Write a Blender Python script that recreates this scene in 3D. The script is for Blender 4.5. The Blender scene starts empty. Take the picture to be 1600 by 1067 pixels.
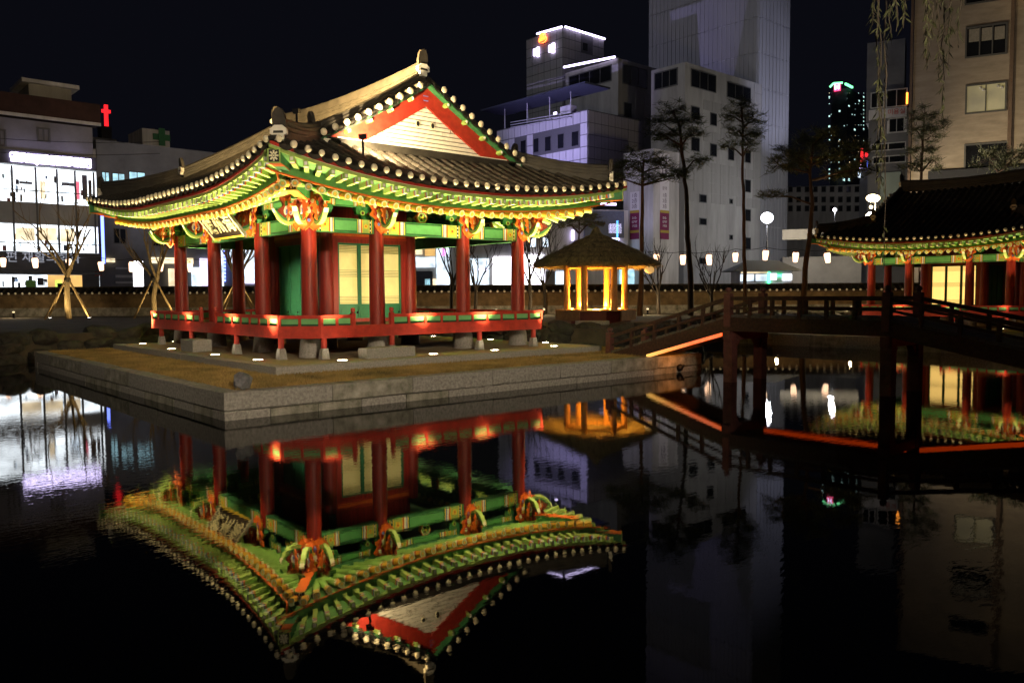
import bpy, bmesh, math, random
from mathutils import Vector, Matrix, Quaternion
random.seed(7)
R = math.radians
scene = bpy.context.scene
COL = scene.collection

# ------------------------------------------------------------------ camera, sky, exposure
FPX, PITCH, ROLL, TH = 1281.65, .0575, -.0049, .8501
CAM = Vector((-5.64, -14.08, 2.2))
RT = Vector((math.sin(TH), -math.cos(TH), 0)); F0 = Vector((math.cos(TH), math.sin(TH), 0)); ZU = Vector((0, 0, 1))
FW = F0*math.cos(PITCH) - ZU*math.sin(PITCH); UP = ZU*math.cos(PITCH) + F0*math.sin(PITCH)
cs, sn = math.cos(ROLL), math.sin(ROLL)
CX = RT*cs + UP*sn; CY = UP*cs - RT*sn; CZ = -FW
cam_d = bpy.data.cameras.new('camera'); cam = bpy.data.objects.new('camera', cam_d); COL.objects.link(cam)
cam.matrix_world = Matrix(((CX.x, CY.x, CZ.x, CAM.x), (CX.y, CY.y, CZ.y, CAM.y), (CX.z, CY.z, CZ.z, CAM.z), (0, 0, 0, 1)))
cam_d.sensor_width = 36; cam_d.lens = 36*FPX/1600; cam_d.clip_start = .1; cam_d.clip_end = 3000
scene.camera = cam

world = bpy.data.worlds.new('World'); scene.world = world; world.use_nodes = True
wn = world.node_tree.nodes; wl = world.node_tree.links
bg = wn['Background']
sky = wn.new('ShaderNodeTexSky'); sky.sky_type = 'NISHITA'; sky.sun_disc = False
sky.sun_elevation = R(-8); sky.sun_rotation = R(200)
mixs = wn.new('ShaderNodeMixRGB'); mixs.inputs[0].default_value = .94
mixs.inputs[2].default_value = (.0040, .0043, .0074, 1)      # city night sky glow over the last of the dusk sky
wl.new(sky.outputs[0], mixs.inputs[1]); wl.new(mixs.outputs[0], bg.inputs[0]); bg.inputs[1].default_value = .75

sun_d = bpy.data.lights.new('moon', 'SUN'); sun_d.energy = .008; sun_d.angle = R(10); sun_d.color = (.75, .82, 1)
sun = bpy.data.objects.new('moon', sun_d); COL.objects.link(sun); sun.rotation_euler = (R(50), 0, R(-20)); sun['kind'] = 'helper'

scene.view_settings.view_transform = 'Standard'; scene.view_settings.look = 'None'
scene.view_settings.exposure = 0; scene.view_settings.gamma = 1; scene.view_settings.use_curve_mapping = False
scene.render.engine = 'CYCLES'
cy = scene.cycles
cy.use_denoising = True; cy.max_bounces = 6; cy.diffuse_bounces = 3; cy.glossy_bounces = 4; cy.transmission_bounces = 3
cy.sample_clamp_indirect = 6; cy.caustics_reflective = False; cy.caustics_refractive = False; cy.use_light_tree = True

def ray(px, py):
    dx, dy = px-800, py-533.5
    a = cs*dx + sn*dy; b = -sn*dx + cs*dy
    return FW + RT*(a/FPX) - UP*(b/FPX)
def at_d(px, py, D):
    d = ray(px, py); return CAM + d*(D/d.dot(F0))
def on_z(px, py, z):
    d = ray(px, py); return CAM + d*((z-CAM.z)/d.z)
def gp(px, D, z=0.):                       # ground point: picture column, distance ahead
    v = at_d(px, 460, D); v.z = z; return v
def cw(x, d, z=0.):                        # camera-frame metres to world
    v = CAM + RT*x + F0*d; v.z = z; return v

# ------------------------------------------------------------------ materials
MATS = {}
def mat(name, col, rough=.6, var=.15, scale=6., bump=0., bscale=None, emit=0., ecol=None, metal=0., spec=.4, stretch=None, col2=None):
    if name in MATS: return MATS[name]
    m = bpy.data.materials.new(name); m.use_nodes = True; MATS[name] = m
    nt = m.node_tree; n = nt.nodes; l = nt.links; p = n['Principled BSDF']
    p.inputs['Roughness'].default_value = rough; p.inputs['Metallic'].default_value = metal
    p.inputs['Specular IOR Level'].default_value = spec
    p.inputs['Base Color'].default_value = (*col, 1)
    if var > 0 or bump > 0:
        tc = n.new('ShaderNodeTexCoord'); src = tc.outputs['Object']
        if stretch:
            mp = n.new('ShaderNodeMapping'); mp.inputs['Scale'].default_value = stretch; l.new(src, mp.inputs[0]); src = mp.outputs[0]
    if var > 0:
        nz = n.new('ShaderNodeTexNoise'); nz.inputs['Scale'].default_value = scale; nz.inputs['Detail'].default_value = 5; nz.inputs['Roughness'].default_value = .65
        l.new(src, nz.inputs['Vector'])
        rp = n.new('ShaderNodeValToRGB')
        c2 = col2 or tuple(max(0, c*(1-var*1.6)) for c in col); c1 = tuple(min(1, c*(1+var)) for c in col)
        rp.color_ramp.elements[0].position = .3; rp.color_ramp.elements[0].color = (*c2, 1)
        rp.color_ramp.elements[1].position = .7; rp.color_ramp.elements[1].color = (*c1, 1)
        l.new(nz.outputs['Fac'], rp.inputs[0]); l.new(rp.outputs[0], p.inputs['Base Color'])
    if bump > 0:
        nb = n.new('ShaderNodeTexNoise'); nb.inputs['Scale'].default_value = bscale or scale*4; nb.inputs['Detail'].default_value = 6
        l.new(src, nb.inputs['Vector'])
        bp = n.new('ShaderNodeBump'); bp.inputs['Strength'].default_value = bump; bp.inputs['Distance'].default_value = .02
        l.new(nb.outputs['Fac'], bp.inputs['Height']); l.new(bp.outputs[0], p.inputs['Normal'])
    if emit > 0:
        p.inputs['Emission Color'].default_value = (*(ecol or col), 1); p.inputs['Emission Strength'].default_value = emit
    return m
def emat(name, col, strength, var=0., scale=1., stretch=None):
    if name in MATS: return MATS[name]
    m = bpy.data.materials.new(name); m.use_nodes = True; MATS[name] = m
    nt = m.node_tree; n = nt.nodes; l = nt.links; p = n['Principled BSDF']
    p.inputs['Base Color'].default_value = (.3, .3, .3, 1); p.inputs['Roughness'].default_value = .3
    p.inputs['Emission Color'].default_value = (*col, 1); p.inputs['Emission Strength'].default_value = strength
    if var > 0:
        tc = n.new('ShaderNodeTexCoord'); mp = n.new('ShaderNodeMapping'); mp.inputs['Scale'].default_value = stretch or (1, 1, 1)
        l.new(tc.outputs['Object'], mp.inputs[0])
        nz = n.new('ShaderNodeTexNoise'); nz.inputs['Scale'].default_value = scale; nz.inputs['Detail'].default_value = 4; l.new(mp.outputs[0], nz.inputs['Vector'])
        mr = n.new('ShaderNodeMapRange'); mr.inputs[1].default_value = .35; mr.inputs[2].default_value = .65
        mr.inputs[3].default_value = strength*(1-var); mr.inputs[4].default_value = strength*(1+var)
        l.new(nz.outputs['Fac'], mr.inputs[0]); l.new(mr.outputs[0], p.inputs['Emission Strength'])
    return m

red = mat('red_lacquer', (.29, .024, .016), .46, .28, 3, .18, 24, stretch=(5, 5, .35))
red_b = mat('red_board', (.40, .032, .018), .55, .22, 5, .12, 26)
green = mat('dancheong_green', (.045, .20, .075), .55, .25, 6, .1, 24)
lgreen = mat('dancheong_light_green', (.37, .52, .13), .5, .12, 6)
dgreen = mat('dark_green', (.018, .075, .035), .5, .12, 5)
doorgreen = mat('door_green', (.03, .16, .075), .5, .1, 4)
yellow = mat('dancheong_yellow', (.82, .58, .06), .5, .1, 8)
cream = mat('dancheong_cream', (.78, .72, .52), .6, .06, 9)
white = mat('dancheong_white', (.80, .78, .72), .6, .05, 9)
orange = mat('dancheong_orange', (.66, .13, .018), .5, .12, 8)
maroon = mat('dancheong_maroon', (.10, .016, .012), .55, .15, 6)
blue = mat('dancheong_blue', (.16, .20, .55), .5, .1, 8)
black = mat('ink_black', (.012, .012, .012), .6, .1, 8)
tile = mat('roof_tile_grey', (.030, .026, .021), .62, .35, 3.2, .25, 26)
tile2 = mat('roof_tile_weathered', (.042, .035, .027), .66, .4, 2.3, .3, 22)
plaster = mat('lime_plaster', (.78, .74, .64), .75, .08, 7, .08, 25)
granite = mat('granite', (.33, .31, .29), .8, .22, 24, .25, 60)
granite_b = mat('granite_island', (.27, .255, .24), .85, .3, 16, .3, 55)
granite_m = mat('granite_mossy', (.25, .235, .21), .88, .5, 3.0, .3, 45, col2=(.075, .075, .05))
concrete_slab = mat('podium_paving', (.40, .32, .20), .85, .18, 5, .15, 40)
paper = mat('door_paper', (.90, .79, .38), .8, .05, 4)
woodf = mat('floor_wood', (.16, .065, .03), .5, .25, 3, .1, 20, stretch=(1, 8, 8))
bwood = mat('bridge_wood', (.055, .026, .017), .65, .35, 3, .25, 26, stretch=(1, 5, 5))
bwood2 = mat('bridge_plank', (.11, .095, .085), .75, .3, 4, .3, 20)
bpost = mat('bridge_post_paint', (.12, .045, .04), .6, .3, 5, .2, 25)
dark_metal = mat('dark_metal', (.02, .02, .022), .45, .1, 8, metal=.6)

# ------------------------------------------------------------------ mesh helpers
class MB:
    def __init__(s): s.v = []; s.f = []; s.m = []
    def add(s, vs, fs, mi=0):
        b = len(s.v); s.v += [tuple(x) for x in vs]
        for f in fs: s.f.append(tuple(i+b for i in f)); s.m.append(mi)
        return s
    def obox(s, c, ax, ay, az, mi=0):      # centre + three half-vectors
        c = Vector(c); ax = Vector(ax); ay = Vector(ay); az = Vector(az)
        vs = [c+ax*i+ay*j+az*k for i in (-1, 1) for j in (-1, 1) for k in (-1, 1)]
        return s.add(vs, [(0, 1, 3, 2), (4, 6, 7, 5), (0, 4, 5, 1), (2, 3, 7, 6), (0, 2, 6, 4), (1, 5, 7, 3)], mi)
    def box(s, x0, x1, y0, y1, z0, z1, mi=0):
        return s.obox(((x0+x1)/2, (y0+y1)/2, (z0+z1)/2), ((x1-x0)/2, 0, 0), (0, (y1-y0)/2, 0), (0, 0, (z1-z0)/2), mi)
    def prism(s, poly, o, ex, ey, half, mi=0):   # polygon in plane (ex,ey) at o, extruded +-half along ex x ey
        o = Vector(o); ex = Vector(ex); ey = Vector(ey); n = ex.cross(ey).normalized()*half
        k = len(poly); a = [o+ex*x+ey*y for x, y in poly]
        vs = [p+n for p in a]+[p-n for p in a]
        fs = [tuple(range(k)), tuple(range(2*k-1, k-1, -1))]+[(i, i+k, (i+1) % k+k, (i+1) % k) for i in range(k)]
        return s.add(vs, fs, mi)
    def strip(s, A, B, o, ex, ey, half, mi=0):   # band between two polylines of equal length, extruded
        for i in range(len(A)-1): s.prism([A[i], A[i+1], B[i+1], B[i]], o, ex, ey, half, mi)
        return s
    def tube(s, pts, r, n=8, mi=0, cap=True):
        pts = [Vector(p) for p in pts]; rr = r if isinstance(r, (list, tuple)) else [r]*len(pts)
        rings = []; prev = None
        for i, p in enumerate(pts):
            t = (pts[min(i+1, len(pts)-1)]-pts[max(i-1, 0)]).normalized()
            if prev is None:
                prev = t.orthogonal().normalized()
            e = (prev - t*prev.dot(t))
            e = e.normalized() if e.length > 1e-6 else t.orthogonal().normalized()
            prev = e; g = t.cross(e)
            rings.append([p+(e*math.cos(2*math.pi*k/n)+g*math.sin(2*math.pi*k/n))*rr[i] for k in range(n)])
        vs = [q for ring in rings for q in ring]; fs = []
        for i in range(len(pts)-1):
            for k in range(n):
                a = i*n+k; b = i*n+(k+1) % n; fs.append((a, b, b+n, a+n))
        if cap: fs.append(tuple(range(n-1, -1, -1))); fs.append(tuple(range((len(pts)-1)*n, len(pts)*n)))
        return s.add(vs, fs, mi)
    def lathe(s, prof, c=(0, 0, 0), n=16, mi=0, cap=True):     # (r,z) profile about a vertical axis
        c = Vector(c); vs = [c+Vector((r*math.cos(2*math.pi*k/n), r*math.sin(2*math.pi*k/n), z)) for r, z in prof for k in range(n)]
        fs = []
        for i in range(len(prof)-1):
            for k in range(n):
                a = i*n+k; b = i*n+(k+1) % n; fs.append((a, b, b+n, a+n))
        if cap: fs.append(tuple(range(n-1, -1, -1))); fs.append(tuple(range((len(prof)-1)*n, len(prof)*n)))
        return s.add(vs, fs, mi)
    def ball(s, c, rx, ry=None, rz=None, n=10, m=6, mi=0):
        ry = ry or rx; rz = rz or rx; c = Vector(c); vs = [c+Vector((0, 0, rz))]
        for i in range(1, m):
            a = math.pi*i/m
            for k in range(n):
                b = 2*math.pi*k/n; vs.append(c+Vector((rx*math.sin(a)*math.cos(b), ry*math.sin(a)*math.sin(b), rz*math.cos(a))))
        vs.append(c-Vector((0, 0, rz))); fs = [(0, 1+k, 1+(k+1) % n) for k in range(n)]
        for i in range(m-2):
            for k in range(n):
                a = 1+i*n+k; b = 1+i*n+(k+1) % n; fs.append((a, a+n, b+n, b))
        L = len(vs)-1; o = 1+(m-2)*n; fs += [(L, o+(k+1) % n, o+k) for k in range(n)]
        return s.add(vs, fs, mi)
    def sweep(s, path, prof, mi=0, side=None):     # closed (x sideways, z up) profile along a path
        path = [Vector(p) for p in path]; k = len(prof); vs = []
        for i, p in enumerate(path):
            t = path[min(i+1, len(path)-1)]-path[max(i-1, 0)]
            sd = side or Vector((t.y, -t.x, 0)).normalized(); sd = Vector(sd)
            vs += [p+sd*x+ZU*z for x, z in prof]
        fs = [(i*k+j, i*k+(j+1) % k, (i+1)*k+(j+1) % k, (i+1)*k+j) for i in range(len(path)-1) for j in range(k)]
        fs += [tuple(range(k-1, -1, -1)), tuple(range((len(path)-1)*k, len(path)*k))]
        return s.add(vs, fs, mi)
    def mesh(s, name, mats, smooth=False, fix=True):
        me = bpy.data.meshes.new(name); me.from_pydata(s.v, [], s.f)
        for m in (mats if isinstance(mats, (list, tuple)) else [mats]): me.materials.append(m)
        me.polygons.foreach_set('material_index', s.m)
        if fix:
            bm = bmesh.new(); bm.from_mesh(me); bmesh.ops.recalc_face_normals(bm, faces=bm.faces); bm.to_mesh(me); bm.free()
        if smooth:
            me.polygons.foreach_set('use_smooth', [True]*len(me.polygons))
            try: me.set_sharp_from_angle(angle=R(50))
            except Exception: pass
        me.update(); return me
    def build(s, name, mats, parent=None, smooth=False, fix=True, off=None):
        if off is not None:
            o = Vector(off); s.v = [tuple(Vector(v)-o) for v in s.v]
        return link(name, s.mesh(name, mats, smooth, fix), parent)
def link(name, me, parent=None, loc=None, rot=None, scale=None, quat=None):
    o = bpy.data.objects.new(name, me); COL.objects.link(o)
    if parent: o.parent = parent
    if loc is not None: o.location = loc
    if quat is not None: o.rotation_mode = 'QUATERNION'; o.rotation_quaternion = quat
    if rot is not None: o.rotation_euler = rot
    if scale is not None: o.scale = scale
    return o
def tag(o, label=None, cat=None, group=None, kind=None):
    if label: o['label'] = label
    if cat: o['category'] = cat
    if group: o['group'] = group
    if kind: o['kind'] = kind
    return o
def thing(name, label, cat, loc=(0, 0, 0), rz=0, group=None):
    o = bpy.data.objects.new(name, None); COL.objects.link(o); o.location = loc; o.rotation_euler = (0, 0, rz); o.empty_display_size = .2
    return tag(o, label, cat, group)
def copy_tree(o, parent=None):
    c = o.copy(); COL.objects.link(c); c.parent = parent
    for ch in o.children: copy_tree(ch, c)
    return c
def quat_x(d):                              # rotation taking +X to d with Z kept up
    return Vector(d).to_track_quat('X', 'Z')
def lamp(kind, name, parent, loc, energy, color, target=None, size=R(100), blend=.8, radius=.1, w=.5):
    d = bpy.data.lights.new(name, kind); d.energy = energy; d.color = color
    if kind == 'SPOT': d.spot_size = size; d.spot_blend = blend; d.shadow_soft_size = radius
    if kind == 'POINT': d.shadow_soft_size = radius
    if kind == 'AREA': d.size = w
    o = bpy.data.objects.new(name, d); COL.objects.link(o); o.parent = parent; o.location = loc
    if target is not None: o.rotation_mode = 'QUATERNION'; o.rotation_quaternion = (Vector(target)-Vector(loc)).to_track_quat('-Z', 'Y')
    return o
def text(name, body, m, parent, loc, xdir, size, extrude=.02, up=ZU, bold=.0):
    c = bpy.data.curves.new(name, 'FONT'); c.body = body; c.size = size; c.extrude = extrude; c.align_x = 'CENTER'; c.align_y = 'CENTER'; c.offset = bold
    c.materials.append(m); o = bpy.data.objects.new(name, c); COL.objects.link(o); o.parent = parent; o.location = loc
    x = Vector(xdir).normalized(); y = Vector(up); y = (y-x*y.dot(x)).normalized(); z = x.cross(y)
    o.rotation_mode = 'QUATERNION'; o.rotation_quaternion = Matrix((x, y, z)).transposed().to_quaternion()
    return o

# ------------------------------------------------------------------ water, ground, banks
wm = bpy.data.materials.new('pond_water'); wm.use_nodes = True
nt = wm.node_tree; n = nt.nodes; l = nt.links; p = n['Principled BSDF']
p.inputs['Base Color'].default_value = (.004, .005, .005, 1); p.inputs['Roughness'].default_value = .015; p.inputs['IOR'].default_value = 1.30
p.inputs['Specular IOR Level'].default_value = .27
tc = n.new('ShaderNodeTexCoord'); n1 = n.new('ShaderNodeTexNoise'); n1.inputs['Scale'].default_value = 5.5; n1.inputs['Detail'].default_value = 3
n2 = n.new('ShaderNodeTexNoise'); n2.inputs['Scale'].default_value = .16; n2.inputs['Detail'].default_value = 2
mp = n.new('ShaderNodeMapping'); mp.inputs['Rotation'].default_value = (0, 0, TH-R(90)); mp.inputs['Scale'].default_value = (1, 2.2, 1)
l.new(tc.outputs['Object'], mp.inputs[0]); l.new(mp.outputs[0], n1.inputs['Vector']); l.new(tc.outputs['Object'], n2.inputs['Vector'])
mr = n.new('ShaderNodeMapRange'); mr.inputs[1].default_value = .42; mr.inputs[2].default_value = .62; mr.inputs[3].default_value = .014; mr.inputs[4].default_value = .095
l.new(n2.outputs['Fac'], mr.inputs[0])
bp = n.new('ShaderNodeBump'); bp.inputs['Distance'].default_value = .012; l.new(mr.outputs[0], bp.inputs['Strength']); l.new(n1.outputs['Fac'], bp.inputs['Height'])
l.new(bp.outputs[0], p.inputs['Normal'])
b = MB(); a_, b_, c_, d_ = cw(-60, -6), cw(60, -6), cw(60, 60), cw(-60, 60)
b.add([a_, b_, c_, d_], [(0, 1, 2, 3)]); tag(b.build('pond_water', wm), kind='structure')

soil = mat('bank_soil', (.075, .062, .045), .95, .35, 1.2, .4, 12)
asphalt = mat('asphalt', (.05, .05, .052), .85, .2, 2, .2, 20)
edge = [(-60, 14), (-34, 21), (-17.5, 24.6), (-15.8, 28), (-9, 33), (-3, 34), (1.2, 30.2), (4.5, 30.0), (7.5, 34), (9.5, 41), (16, 46), (40, 49), (70, 50)]
b = MB()
K = len(edge)
vs = [cw(x, d, .92) for x, d in edge]+[cw(x*1.02, d+3.5, 1.0) for x, d in edge]+[cw(x*6-0, 1500, 1.0) for x, d in edge]+[cw(x, d+.15, -.6) for x, d in edge]
fs = []
for i in range(K-1):
    fs += [(i, i+1, K+i+1, K+i), (K+i, K+i+1, 2*K+i+1, 2*K+i), (3*K+i, 3*K+i+1, i+1, i)]
b.add(vs, fs); tag(b.build('ground', soil), kind='structure')
b = MB(); b.add([cw(-70, -12, .5), cw(70, -12, .5), cw(70, -1.0, .5), cw(-70, -1.0, .5), cw(70, -.9, -.5), cw(-70, -.9, -.5)], [(0, 1, 2, 3), (3, 2, 4, 5)])
tag(b.build('near_bank', soil), kind='structure')

# boulders along the far bank
bstone = mat('bank_boulder', (.055, .05, .043), .9, .45, 3.5, .5, 14)
def rock_mesh(name, seed, sx, sy, sz, m):
    rnd = random.Random(seed); bm = bmesh.new(); bmesh.ops.create_icosphere(bm, subdivisions=2, radius=1)
    for v in bm.verts:
        q = v.co.copy(); k = 1/max(abs(q.x), abs(q.y), abs(q.z)); v.co = (q*.55+q*k*.45)*(1+rnd.uniform(-.13, .13)); v.co = Vector((v.co.x*sx, v.co.y*sy, v.co.z*sz))
    me = bpy.data.meshes.new(name); bm.to_mesh(me); bm.free(); me.materials.append(m); return me
bank = thing('bank_wall', 'rough boulder retaining wall along the far edge of the pond', 'stone wall', cw(-10, 33, 0))
rocks = [rock_mesh('boulder', i, .5, .38, .3, bstone) for i in range(6)]
def along(poly, step, jit=.0):
    out = []
    for (x0, y0), (x1, y1) in zip(poly[:-1], poly[1:]):
        L = math.hypot(x1-x0, y1-y0); k = max(1, int(L/step))
        for i in range(k): t = (i+.5)/k; out.append((x0+(x1-x0)*t, y0+(y1-y0)*t, math.atan2(y1-y0, x1-x0)))
    return out
for row, z in enumerate((.12, .52, .86)):
    for i, (x, d, a) in enumerate(along(edge[1:-1], .92)):
        if random.random() < .06*row: continue
        q = cw(x+random.uniform(-.1, .1), d+random.uniform(-.1, .1)+row*.12+.05, z+random.uniform(-.05, .05))
        s_ = random.uniform(.8, 1.2)
        link('boulder', random.choice(rocks), bank, q-bank.location, (random.uniform(-.2, .2), random.uniform(-.2, .2), a+TH-R(90)+random.uniform(-.25, .25)), (s_, s_, random.uniform(.75, 1.05)))

# ------------------------------------------------------------------ island with stone wall
IL, IW, IZ = 13.98, 14.86, .50
isl = thing('island', None, None, (0, 0, 0)); isl['kind'] = 'structure'
drygrass = mat('dry_grass_turf', (.32, .20, .065), .95, .45, 1.4, .5, 40, col2=(.10, .075, .025))
b = MB(); b.box(.34, IL-.34, .34, IW-.34, -.6, IZ-.012); b.build('turf', drygrass, isl)
bev = {}
def stone_block(L, H, D, m, seed):
    rnd = random.Random(seed); b = MB(); e = rnd.uniform(.010, .022); H -= rnd.uniform(0, .01)
    P = [(e, 0), (L-e, 0), (L, .0), (L, D), (0, D), (0, 0)]
    x0, x1 = .006, L-.006
    vs = []
    for z, q in ((0, e), (e, 0), (H-e, 0), (H, e)):
        j = [rnd.uniform(-.011, .011) for _ in range(2)]
        vs += [(x0+q, q+j[0], z), (x1-q, q+j[1], z), (x1-q, D, z), (x0+q, D, z)]
    fs = [(0, 1, 2, 3), (12, 15, 14, 13)]
    for k in range(3):
        for i in range(4): fs.append((k*4+i, k*4+(i+1) % 4, k*4+4+(i+1) % 4, k*4+4+i))
    b.add(vs, fs); return b.mesh('stone', m)
def course(parent, origin, ax, ay, length, z0, z1, size, depth, mats, off=0):
    s = 0; i = 0; rz = math.atan2(ax[1], ax[0])
    while s < length-.02:
        L = min(size*random.uniform(.85, 1.15), length-s)
        if length-s-L < .35: L = length-s
        me = stone_block(L, z1-z0, depth, random.choice(mats), i+int(z0*100)+7)
        o = Vector(origin)+Vector((ax[0], ax[1], 0))*s-Vector((ay[0], ay[1], 0))*off
        link('stone', me, parent, (o.x, o.y, z0), (0, 0, rz)); s += L; i += 1
gmats = [granite_b, granite_b, granite_m]
for org, ax, ay, ln in (((0, 0), (1, 0), (0, 1), IL), ((0, IW), (0, -1), (1, 0), IW), ((IL, 0), (0, 1), (-1, 0), IW)):
    course(isl, (org[0], org[1], 0), ax, ay, ln, .165, IZ, 1.9, .36, gmats)
    course(isl, (org[0], org[1], 0), ax, ay, ln, -.35, .158, .95, .36, gmats, -.015)
b = MB(); b.box(0, IL, IW-.35, IW, -.4, IZ); b.build('back_wall', granite_b, isl)
# dry grass blades
def blades(name, n, fn, h, m, parent=None):
    vs = []; fs = []
    for i in range(n):
        x, y, z = fn(); a = random.uniform(0, 6.28); w_ = random.uniform(.006, .013); hh = h*random.uniform(.4, 1.3)
        dx, dy = math.cos(a)*w_, math.sin(a)*w_; lx, ly = random.uniform(-.6, .6)*hh, random.uniform(-.6, .6)*hh
        k = len(vs); vs += [(x-dx, y-dy, z), (x+dx, y+dy, z), (x+lx, y+ly, z+hh)]; fs.append((k, k+1, k+2))
    me = bpy.data.meshes.new(name); me.from_pydata(vs, [], fs); me.materials.append(m); return tag(link(name, me, parent), kind='stuff')
PX0, PX1, PY0, PY1, PZ = 2.05, 12.26, 2.30, 13.96, .68
def turf_pt():
    while 1:
        x = random.uniform(.3, IL-.3); y = random.uniform(.3, IW-.3)
        if not (PX0-.02 < x < PX1+.02 and PY0-.02 < y < PY1+.02) and (x < 4.5 or y < 4): return x, y, IZ-.015
tag(blades('dry_grass', 70000, turf_pt, .062, mat('dry_grass_blade', (.32, .21, .07), .9, .4, 1.2, col2=(.12, .09, .03))), 'short brown dry grass covering the pavilion island', 'grass')

# podium of paving slabs with kerb stones
pod = thing('podium', 'low stone podium under the large painted pavilion', 'podium', (PX0, PY0, IZ))
b = MB(); b.box(.3, PX1-PX0-.3, .3, PY1-PY0-.3, -.1, PZ-IZ-.004); b.build('paving', concrete_slab, pod)
for org, ax, ay, ln in (((0, 0), (1, 0), (0, 1), PX1-PX0), ((0, PY1-PY0), (0, -1), (1, 0), PY1-PY0), ((PX1-PX0, 0), (0, 1), (-1, 0), PY1-PY0)):
    course(pod, (org[0], org[1], 0), ax, ay, ln, -.1, PZ-IZ, 1.5, .31, [granite])
for o in pod.children: o.name = 'paving' if o.name == 'paving' else 'kerb_stone'

# ------------------------------------------------------------------ pavilion
def make_rafter():
    b = MB(); n_ = 10; r = .083
    ring = lambda x, rr: [(x, rr*math.cos(2*math.pi*k/n_), rr*math.sin(2*math.pi*k/n_)) for k in range(n_)]
    vs = ring(0, r)+ring(0, r*.72)+ring(0, r*.45)+ring(.10, r)+ring(.13, r)+ring(.17, r)+ring(1, r)
    def q(i, j, mi): b.f += [(i*n_+k, i*n_+(k+1) % n_, j*n_+(k+1) % n_, j*n_+k) for k in range(n_)]; b.m += [mi]*n_
    b.v = vs; q(0, 1, 3); q(1, 2, 2); b.f.append(tuple(range(3*n_-1, 2*n_-1, -1))); b.m.append(1)
    q(0, 3, 1); q(3, 4, 4); q(4, 5, 3); q(5, 6, 0)
    return b.mesh('rafter', [mat('rafter_green', (.24, .44, .10), .55, .15, 6), mat('rafter_end_yellow', (.85, .46, .05), .5, .1, 8), lgreen, cream, orange], True)
def make_flyer():
    b = MB(); w_, h_ = .05, .06; xs = [0, .06, .10, .14, .18, 1]; ms = [0, 1, 2, 3, 0]
    for i in range(5): b.box(xs[i], xs[i+1], -w_, w_, -h_, h_, ms[i])
    b.box(-.006, .002, -w_*.62, w_*.62, -h_*.62, h_*.62, 1)
    return b.mesh('flying_rafter', [lgreen, white, blue, orange])
RAFTER, FLYER = make_rafter(), make_flyer()
def make_dome():
    b = MB(); b.ball((0, 0, 0), .075, .06, .078, 12, 8); return b.mesh('plaster_cap', mat('lime_cap', (.74, .66, .48), .75, .15, 9), True)
DOME = make_dome()
def make_flower_end(name):
    b = MB(); b.obox((0, 0, 0), (.01, 0, 0), (0, .13, 0), (0, 0, .15), 0); b.obox((.008, 0, 0), (.008, 0, 0), (0, .105, 0), (0, 0, .125), 1)
    for k in range(8):
        a = k*math.pi/4; c = Vector((.021, math.cos(a)*.062, math.sin(a)*.075)); t = Vector((0, math.cos(a), math.sin(a))); g = Vector((0, -t.z, t.y))
        b.obox(c, (.006, 0, 0), t*.036, g*.017, 2)
    b.obox((.022, 0, 0), (.006, 0, 0), (0, .016, 0), (0, 0, .018), 2)
    return b.mesh(name, [lgreen, black, cream])
FLOWER = make_flower_end('flower_panel')

ZB = {'lint0': 3.08, 'lint1': 3.44, 'j0': 3.74, 'j1': 3.92}
def decor_band(o, a, nrm, s0, s1, z0, z1, off, parent, name='painted_band'):
    """dancheong paint bands on the outer face of a beam, each colour a thin raised field"""
    b = MB(); L = s1-s0; h = z1-z0; zc = (z0+z1)/2
    P = lambda s, d, z: Vector(o)+Vector(a)*s+Vector(nrm)*d+ZU*z
    def fld(sa, sb, za, zb, mi, d=.004):
        b.obox(P((sa+sb)/2, off+d/2, (za+zb)/2), Vector(a)*((sb-sa)/2), Vector(nrm)*(d/2), ZU*((zb-za)/2), mi)
    k = min(1., L/2.2)
    for e in (0, 1):
        f = (lambda x: s0+x) if e == 0 else (lambda x: s1-x)
        def seg(x0, x1, mi, d=.004, za=z0+.012, zb=z1-.012): u0, u1 = sorted((f(x0*k), f(x1*k))); fld(u0, u1, za, zb, mi, d)
        seg(.02, .05, 2); seg(.05, .12, 5)
        for j in range(3): zz = z0+h*(.22+.28*j); seg(.065, .105, 1, .007, zz-.022, zz+.022)
        seg(.12, .15, 2); seg(.15, .40, 3)
        cxx = f(.275*k); rr = min(.10*k, h*.36)
        for q in range(5):
            aa = q*math.pi*2/5+.3; c = P(cxx+math.cos(aa)*rr*.55, off+.005, zc+math.sin(aa)*rr*.55)
            b.obox(c, Vector(a)*rr*.36, Vector(nrm)*.004, ZU*rr*.36, 2)
        b.obox(P(cxx, off+.006, zc), Vector(a)*rr*.3, Vector(nrm)*.005, ZU*rr*.3, 4)
        seg(.40, .43, 2); seg(.43, .48, 4); seg(.48, .55, 1); seg(.55, .585, 6); seg(.585, .62, 2)
    fld(s0+.64*k, s1-.64*k, z0+h*.10, z1-h*.10, 5, .004); fld(s0+.66*k, s1-.66*k, z0+h*.16, z1-h*.16, 0, .007)
    return b.build(name, [mat('panel_green', (.12, .37, .14), .5, .1, 5), white, yellow, lgreen, orange, dgreen, blue], parent)

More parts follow.
